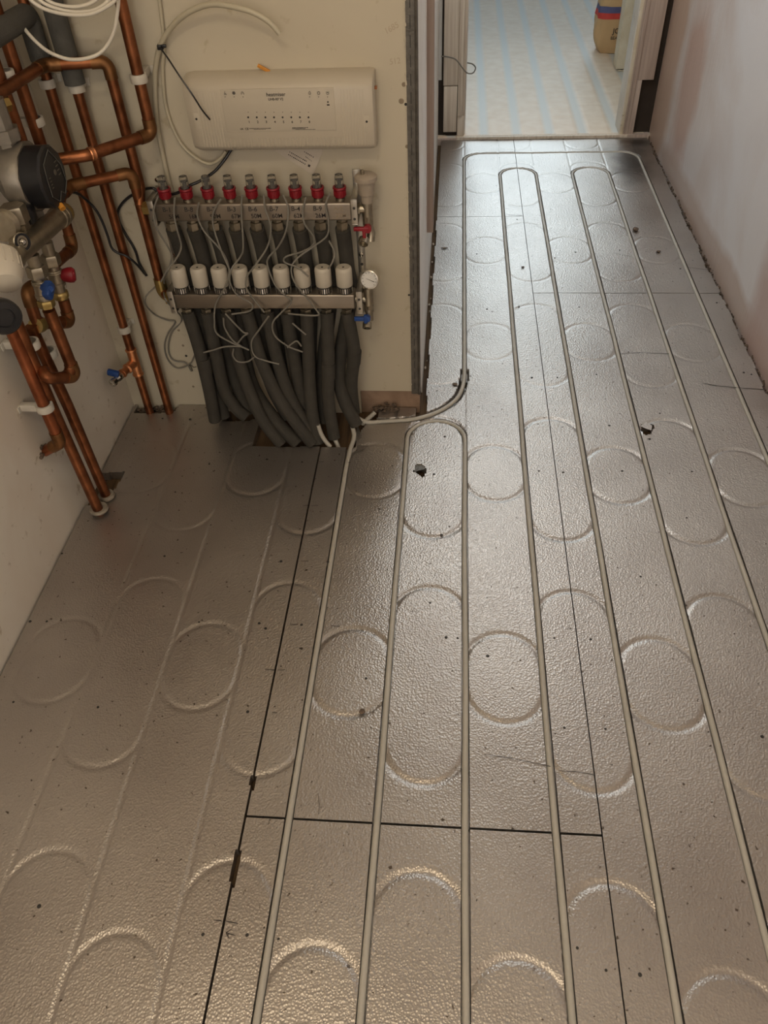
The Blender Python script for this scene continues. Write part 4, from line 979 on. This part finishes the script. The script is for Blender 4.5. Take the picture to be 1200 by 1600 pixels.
# ------------------------------------------------------------------ copper pipework
def copper(label, pts, r=.0108, R=.022, mat='copper', fit=(), name='copper_pipe', fitmat='copper_fit'):
    pts = [Vector(q) for q in pts]; lo = min(pts, key=lambda q: q.z)
    t = thing(name, label, 'pipe', lo, 'copper pipes left of the manifold')
    MB().tube(fillet(pts, R), r, 20).build('tube', mat, t)
    for i in fit:
        B = pts[i]; a = (pts[i - 1] - B).normalized(); c = (pts[i + 1] - B).normalized(); s_ = R + .012
        s1 = min(s_, (pts[i - 1] - B).length * .48); s2 = min(s_, (pts[i + 1] - B).length * .48)
        MB().tube(fillet([B + a * s1, B, B + c * s2], R), r + .0016, 20).build('elbow_fitting', fitmat, t)
    return t
def clip(center, r, wall_dir, label, axis=(0, 0, 1), gap=.03):
    c = Vector(center); w = Vector(wall_dir); mb = MB()
    mb.lathe(c - Vector(axis) * .008, axis, [(r + .0005, 0), (r + .0050, 0), (r + .0055, .003), (r + .0055, .013), (r + .0050, .016), (r + .0005, .016)], 20, False)
    mid = c + w * (r + gap) / 2 * 1.0
    side = Vector((1, 0, 0)) if abs(w.x) < .5 else Vector((0, 1, 0))
    L_ = max(gap - r, .006)
    mb.box(c + w * (r + L_ / 2 + .001), (abs(w.x) * L_ + abs(side.x) * .014 + .0001, abs(w.y) * L_ + abs(side.y) * .014 + .0001, .0155), .001)
    mb.box(c + w * (gap - .0015), (abs(w.x) * .003 + abs(side.x) * .030, abs(w.y) * .003 + abs(side.y) * .030, .0155), .001)
    return tag(mb.build('pipe_clip', 'clip'), label, 'pipe clip', 'white plastic pipe clips')
yP = 1.70
P1x, P2x, P3x, P4x, P5x = -0.875, -0.819, -0.742, -0.676, -0.743
t1 = copper('copper riser nearest the corner on the manifold wall, with drain tee near the floor', [(P1x, yP, -.03), (P1x, yP, 1.30)], .0108)
tz = .165
MB().tube([(P1x, yP, tz - .036), (P1x, yP, tz + .036)], .0128, 20).lathe((P1x, yP, tz + .034), (0, 0, 1), [(.0128, 0), (.0148, .002), (.0148, .005), (.0128, .007)], 20).lathe((P1x, yP, tz - .041), (0, 0, 1), [(.0128, 0), (.0148, .002), (.0148, .005), (.0128, .007)], 20).build('tee_fitting', 'copper_bright', t1)
tv = Wp(203, 574, .045); tv = Vector((P1x - .0, yP - .045, tz + .0)); dirv = Vector((-.30, -.95, -.02)).normalized(); c0 = Vector((P1x, yP, tz))
MB().tube([c0, c0 + dirv * .030], .0125, 18).lathe(c0 + dirv * .028, dirv, [(.0125, 0), (.0140, .002), (.0140, .005), (.0098, .008), (.0098, .034)], 18).lathe(c0 + dirv * .050, dirv, [(.0098, 0), (.0120, .001), (.0120, .005), (.0098, .006)], 18).build('tee_branch', 'copper_bright', t1)
MB().lathe(c0 + dirv * .060, dirv, [(.0085, 0), (.0100, .004), (.0100, .016), (.0080, .020), (.0080, .030), (.0105, .031), (.0105, .040), (.0070, .040), (.0060, .036)], 18).build('drain_cock', 'chrome', t1)
MB().box(c0 + dirv * .076 + Vector((-.006, -.002, .017)), (.030, .012, .016), .003, Matrix.Rotation(.3, 3, 'Y')).build('blue_tap_handle', 'blue', t1)
copper('copper riser standing second from the corner on the manifold wall', [(P2x, yP, -.03), (P2x, yP, 1.30)], .0108)
t3 = copper('copper pipe rising behind the others then elbowing left towards the pump', [(tl.x - .03, YW - OT, zt + .01), (P3x + .004, 1.70, zt + .045), (P3x, 1.705, .873), (-0.856, 1.665, .879), (-0.862, 1.46, .885), (-0.862, 1.42, .885)], .0112, .020, fit=(2, 3))
t4 = copper('copper pipe coming down from the top then elbowing left to the pump head', [(P4x, 1.68, 1.30), (P4x, 1.68, .742), (-0.775, 1.565, .742), (-0.84, 1.545, .740)], .0118, .018, fit=(1,))
q = Vector((-0.775, 1.565, .742)); dq = (Vector((-0.84, 1.545, .740)) - q).normalized()
dq2 = (Vector((P4x, 1.68, .742)) - q).normalized()
MB().lathe(q + dq2 * .004, dq2, [(.0130, 0), (.0140, .002), (.0130, .004), (.0130, .008), (.0140, .010), (.0130, .012)], 20).build('bright_coupling', 'copper_bright', t4)
t5 = copper('copper pipe looping from beside the pump and down to the lower manifold bar', [Lp(86, 412, .075), Lp(114, 388, .07), Lp(101, 342, .07), (-0.862, 1.555, .657), (-0.856, 1.615, .662), (P5x, 1.685, .662), (P5x, 1.685, zb + .004), (bl.x - .004, YW - OB, zb)], .0112, .020, fit=(1, 4, 5))
MB().tube(fillet([(P5x, 1.685, zb + .04), (P5x, 1.685, zb - .002), (bl.x, YW - OB + .01, zb - .002)], .018), .0140, 20).build('brass_elbow', 'brass', t5)
# foam on the top of the risers
def foam(pts, r, label, mat='insul_blue'):
    return tag(MB().tube(fillet(pts, .012, 5), r, 22).build('foam_lagging', mat), label, 'pipe insulation', 'grey foam lagging at top left')
foam([(P1x, yP, Wp(62, 94, .04).z), (P1x, yP, .958), (P1x + .005, 1.35, .962), (P1x + .005, 1.1, .965)], .021, 'grey foam lagging with an elbow turning towards the left edge')
foam([(P2x, yP, .835), (P2x, yP, 1.3)], .021, 'grey foam lagging straight down the second riser, ending at a white clip')
clip(Wp(74, 130, .04), .0108, (0, 1, 0), 'white pipe clip under the elbowed foam lagging', gap=.04)
clip(Vector((P2x, yP, .828)), .0115, (0, 1, 0), 'white pipe clip at the bottom of the straight foam lagging', gap=.04)
clip(Vector((P4x, 1.68, Wp(219, 122, .06).z)), .0118, (0, 1, 0), 'white pipe clip on the copper pipe left of the arching conduit', gap=.06)
clip(Vector((P1x, yP, Wp(194, 514, .04).z)), .0108, (0, 1, 0), 'white pipe clip just above the copper drain tee', gap=.04)
# left wall pipes
XA = -0.882
copper('copper pipe high on the left wall behind the elbow, nearer the corner', [(XA, 1.60, .70), (XA, 1.60, 1.30)], .0120)
copper('copper pipe high on the left wall at the very edge of the picture', [(XA, 1.53, .70), (XA, 1.53, 1.30)], .0120)
clip(Lp(55, 190, .053), .0125, (-1, 0, 0), 'white pipe clip on the upper left copper pipe above the pump', gap=.05)
clip(Lp(8, 117, .053), .0125, (-1, 0, 0), 'white pipe clip at the left picture edge above the pump', gap=.05)
copper('front copper pipe of the pair going into the floor by the left wall', [(XA, 1.298, -.03), (XA, 1.283, .31), (XA + .012, 1.262, .56)], .0122)
copper('rear copper pipe of the pair going into the floor by the left wall', [(XA, 1.352, -.03), (XA, 1.340, .29), (XA, 1.325, .46), (XA, 1.322, .50)], .0122)
copper('red copper pipe clipped low on the left wall, elbowing back into the plaster', [Lp(-4, 470, .055), Lp(22, 525, .054), Lp(66, 628, .052), Lp(94, 692, .050), Lp(70, 705, .0)], .0120, .020, 'copper_red', fit=(3,))
clip(Lp(70, 636, .052), .0125, (-1, 0, 0), 'white pipe clip on the red copper pipe, lowest on the left wall', gap=.052)
clip(Lp(48, 538, .060), .0125, (-1, 0, 0), 'white pipe clip left of two behind the copper return bend', gap=.055)
clip(Lp(76, 552, .053), .0125, (-1, 0, 0), 'white pipe clip right of two behind the copper return bend', gap=.053)
tag(MB().lathe((XA, 1.300, .006), (0, 0, 1), [(.0130, 0), (.021, .001), (.023, .005), (.021, .010), (.0130, .010)], 22).build('pipe_collar', 'collar'), 'grey white collar round the foot of the front floor pipe', 'pipe collar', 'collars at the feet of the floor pipes')
tag(MB().lathe((XA, 1.352, .002), (0, 0, 1), [(.0130, 0), (.020, .001), (.021, .005), (.019, .010), (.0130, .010)], 22).build('pipe_collar', 'collar'), 'grey white collar round the foot of the rear floor pipe', 'pipe collar', 'collars at the feet of the floor pipes')
copper('copper return bend hanging from the blue handled valve', [Lp(76, 484, .105), Lp(83, 500, .105), Lp(118, 588, .105), Lp(74, 592, .085), Lp(66, 578, .07)], .0122, .020, 'copper', fit=(2,))
copper('copper bend hanging from the red handled valve', [Lp(99, 468, .075), Lp(109, 503, .075), Lp(64, 506, .062), Lp(58, 500, .058)], .0118, .018, 'copper', fit=(1,))
tb = copper('copper bend arching up left of the blue handled valve', [Lp(60, 512, .058), Lp(42, 455, .058), Lp(62, 440, .060)], .0120, .018, 'copper', fit=(1,))
MB().lathe(Lp(60, 508, .060), (0, -.5, .2), [(.0155, -.012), (.0165, 0), (.0155, .012)], 14).build('brass_tee', 'brass', tb)

# ------------------------------------------------------------------ pump and mixing valve group
pc = Lp(84, 276, .145)
pp = thing('circulating_pump', 'black and grey circulating pump mounted left of the manifold', 'pump', pc + Vector((-.06, 0, -.06)))
MB().lathe(pc, (1, 0, 0), [(.053, -.042), (.0555, -.040), (.0555, -.004), (.052, 0), (.0, .0)], 12).build('pump_head', 'black', pp)
fr = []
for (a_, r_) in ((80, .046), (40, .036), (10, .040), (-30, .048), (-62, .046), (-75, .032), (-100, .044), (-140, .040), (170, .030), (130, .040)):
    t_ = math.radians(a_); fr.append(pc + Vector((.0012, math.cos(t_) * r_, math.sin(t_) * r_)))
MB().tube(fr + [fr[0]], .0010, 6).build('face_outline', 'insul_blue', pp)
mb = MB(); c = pc + Vector((.001, 0, 0))
mb.lathe(c + Vector((0, .008, .005)), (1, 0, 0), [(.005, 0), (.005, .0008)], 14)
for i in range(4):
    mb.box(c + Vector((.0004, .024 - .001 * i, -.004 + .008 * i)), (.0008, .010, .0018)); mb.box(c + Vector((.0004, -.018, -.014 + .006 * i)), (.0008, .006, .0014))
mb.build('display_marks', 'pump_grey', pp)
MB().lathe(pc + Vector((-.002, -.008, -.050)), (.6, -.5, -.5), [(.006, 0), (.006, .010)], 10).build('orange_button', 'orange', pp)
MB().lathe(pc + Vector((-.040, 0, 0)), (-1, 0, 0), [(.060, -.002), (.064, .004), (.064, .030), (.052, .042), (.036, .055), (.03, .062)], 10).build('motor_housing', 'pump_grey', pp)
MB().lathe(pc + Vector((-.068, 0, -.085)), (0, 0, 1), [(.022, 0), (.022, .151), (.029, .151), (.029, .172), (.022, .172), (.022, .22)], 8).build('pump_body', 'pump_grey', pp)
MB().box(pc + Vector((-.060, -.052, -.048)), (.050, .030, .034), .006).build('junction_box', 'black', pp)
MB().lathe(Lp(-2, 165, .06), (.3, .8, -.1), [(.016, -.02), (.018, 0), (.015, .018)], 8).build('brass_union', 'brass', pp)
# mixing valve
vg = thing('mixing_valve', 'grey brass mixing valve with white thermostatic head, red and blue handled valves', 'valve', Lp(60, 480, .11))
A_ = Lp(96, 336, .10); B_ = Lp(20, 402, .115)
ax = (B_ - A_).normalized()
MB().tube([A_, B_], .0195, 20).tube([B_, B_ + ax * .08], .023, 20).lathe(A_, ax, [(.016, -.004), (.0225, 0), (.0225, .010), (.0205, .012), (.0225, .014), (.0215, .024), (.0195, .026)], 22).build('valve_body', 'nickel', vg)
MB().lathe(A_ - ax * .014, ax, [(.0190, -.006), (.0205, -.004), (.0205, .012), (.018, .016)], 20).build('brass_nut', 'brass', vg)
pb = Lp(33, 378, .125); pd = (CAM_LOC - pb).normalized() * .5 + Vector((1, -.2, .1)); pd.normalize()
MB().lathe(pb - pd * .012, pd, [(.0165, 0), (.0165, .014), (.0140, .016)], 20).build('side_port', 'nickel', vg)
MB().lathe(pb - pd * .001, pd, [(.0125, 0), (.0150, .002), (.0150, .007), (.0115, .007), (.0105, .003)], 20).build('black_ring', 'black', vg)
MB().lathe(pb + pd * .002, pd, [(.008, 0), (.006, .005), (.003, .008)], 12).build('port_plug', 'chrome', vg)
j = Lp(24, 338, .09); MB().lathe(j + Vector((0, 0, .02)), (0, 0, -1), [(.022, 0), (.024, .004), (.024, .030), (.019, .034), (.019, .06)], 6).build('union_nut', 'nickel', vg)
k0 = Lp(5, 352, .10); MB().lathe(k0, ax, [(.024, -.012), (.026, -.010), (.0235, -.007), (.026, -.004), (.0235, -.001), (.026, .002), (.0235, .005), (.026, .010)], 22).build('ribbed_union', 'nickel', vg)
tn = Lp(6, 426, .13); ta = (Vector((.35, -.75, -.45))).normalized()
hd = MB().lathe(tn - ta * .040, ta, [(.016, -.01), (.025, 0), (.0305, .005), (.0320, .025), (.0310, .045), (.025, .063), (.015, .068), (0, .069)], 30)
for k in range(16):
    a = 2 * PI * k / 16; up = Vector((0, 0, 1)); u_ = (up - ta * up.dot(ta)).normalized(); v_ = ta.cross(u_)
    q = tn - ta * .012 + (u_ * math.cos(a) + v_ * math.sin(a)) * .0316; hd.tube([q - ta * .016, q + ta * .010], .0014, 6)
hd.build('thermostatic_head', 'cap', vg)
for (n1, n2, hpos, hmat, nm) in ((Lp(72, 378, .085), Lp(95, 462, .078), Lp(103, 430, .10), 'red', 'red_handle'), (Lp(50, 398, .110), Lp(73, 476, .108), Lp(80, 452, .14), 'blue', 'blue_handle')):
    d = (n2 - n1); L_ = d.length; d.normalize(); vb = MB()
    vb.tube([n1, n2], .0125, 18); vb.lathe(n1 + d * L_ * .22, d, [(.0175, 0), (.019, .003), (.019, .020), (.0165, .023)], 6)
    vb.lathe(n1 + d * L_ * .50, d, [(.0150, 0), (.0160, .002), (.0145, .004), (.0160, .006), (.0145, .010), (.0150, .026), (.0165, .027), (.0165, .033), (.0135, .034)], 20)
    vv = vb.build('isolating_valve', 'nickel', vg)
    MB().lathe(n2 - d * .010, d, [(.0150, 0), (.0165, .002), (.0165, .012), (.0140, .016)], 6 if nm == 'blue_handle' else 16).build('compression_nut', 'brass', vv)
    stem = n1 + d * L_ * .62
    hx = (hpos - stem).normalized()
    if nm == 'red_handle':
        MB().lathe(stem + hx * .008, hx, [(.008, 0), (.013, .008), (.0155, .018), (.0155, .026), (.011, .031), (0, .032)], 18).build(nm, hmat, vv)
    else:
        MB().box(stem + hx * .022 + Vector((.004, -.004, -.003)), (.016, .034, .022), .005, Matrix.Rotation(.5, 3, 'X')).lathe(stem + hx * .004, hx, [(.009, 0), (.009, .030), (.006, .034)], 14).build(nm, hmat, vv)
kn = Lp(4, 494, .16); kd = Vector((.6, -.6, .1)).normalized()
kb = thing('lever_valve', 'round black knobbed valve at the left picture edge below the thermostatic head', 'valve', kn)
MB().lathe(kn - kd * .01, kd, [(.018, -.01), (.027, 0), (.029, .004), (.029, .018), (.026, .022), (.016, .023), (.015, .019), (0, .019)], 24).build('knob_cap', 'black', kb)
MB().tube([kn - kd * .012, kn - kd * .012 + Vector((-.05, .02, .0))], .009, 12).build('knob_stem', 'nickel', kb)
# metal mounting rail seen behind the upper pipes
mb = MB().tube(spline([Lp(70, 705, .0), Lp(66, 712, .003), Lp(64, 716, .004)], 4), .004, 6)
for i in range(10): mb.sphere(Lp(66 + random.uniform(-4, 8), 700 + random.uniform(-6, 14), .002), random.uniform(.002, .005), (.6, 1, 1), 1, .3)
tag(mb.build('torn_plaster', 'stone'), 'ragged broken plaster where the red copper pipe enters the left wall', 'plaster')
mb = MB()
for i in range(60):
    x_ = random.uniform(-.92, -.79); mb.sphere((x_, 1.725 + random.uniform(-.012, .012), -.010 + random.uniform(-.006, .006)), random.uniform(.003, .008), (1, 1, .7), 1, .3)
tag(mb.build('dark_rubble', 'stone'), 'dark rubble in the slot where the two wall risers enter the floor', 'rubble', kind='stuff')
mb = MB()
for i in range(40):
    mb.sphere((-.21 + random.uniform(-.04, .03), 1.722 + random.uniform(-.012, .012), random.uniform(-.002, .016)), random.uniform(.002, .006), (1.3, 1, .8), 1, .3)
tag(mb.build('brown_rubble', 'stone'), 'crumbled brown rubble at the wall foot behind the curved pipe', 'rubble', kind='stuff')
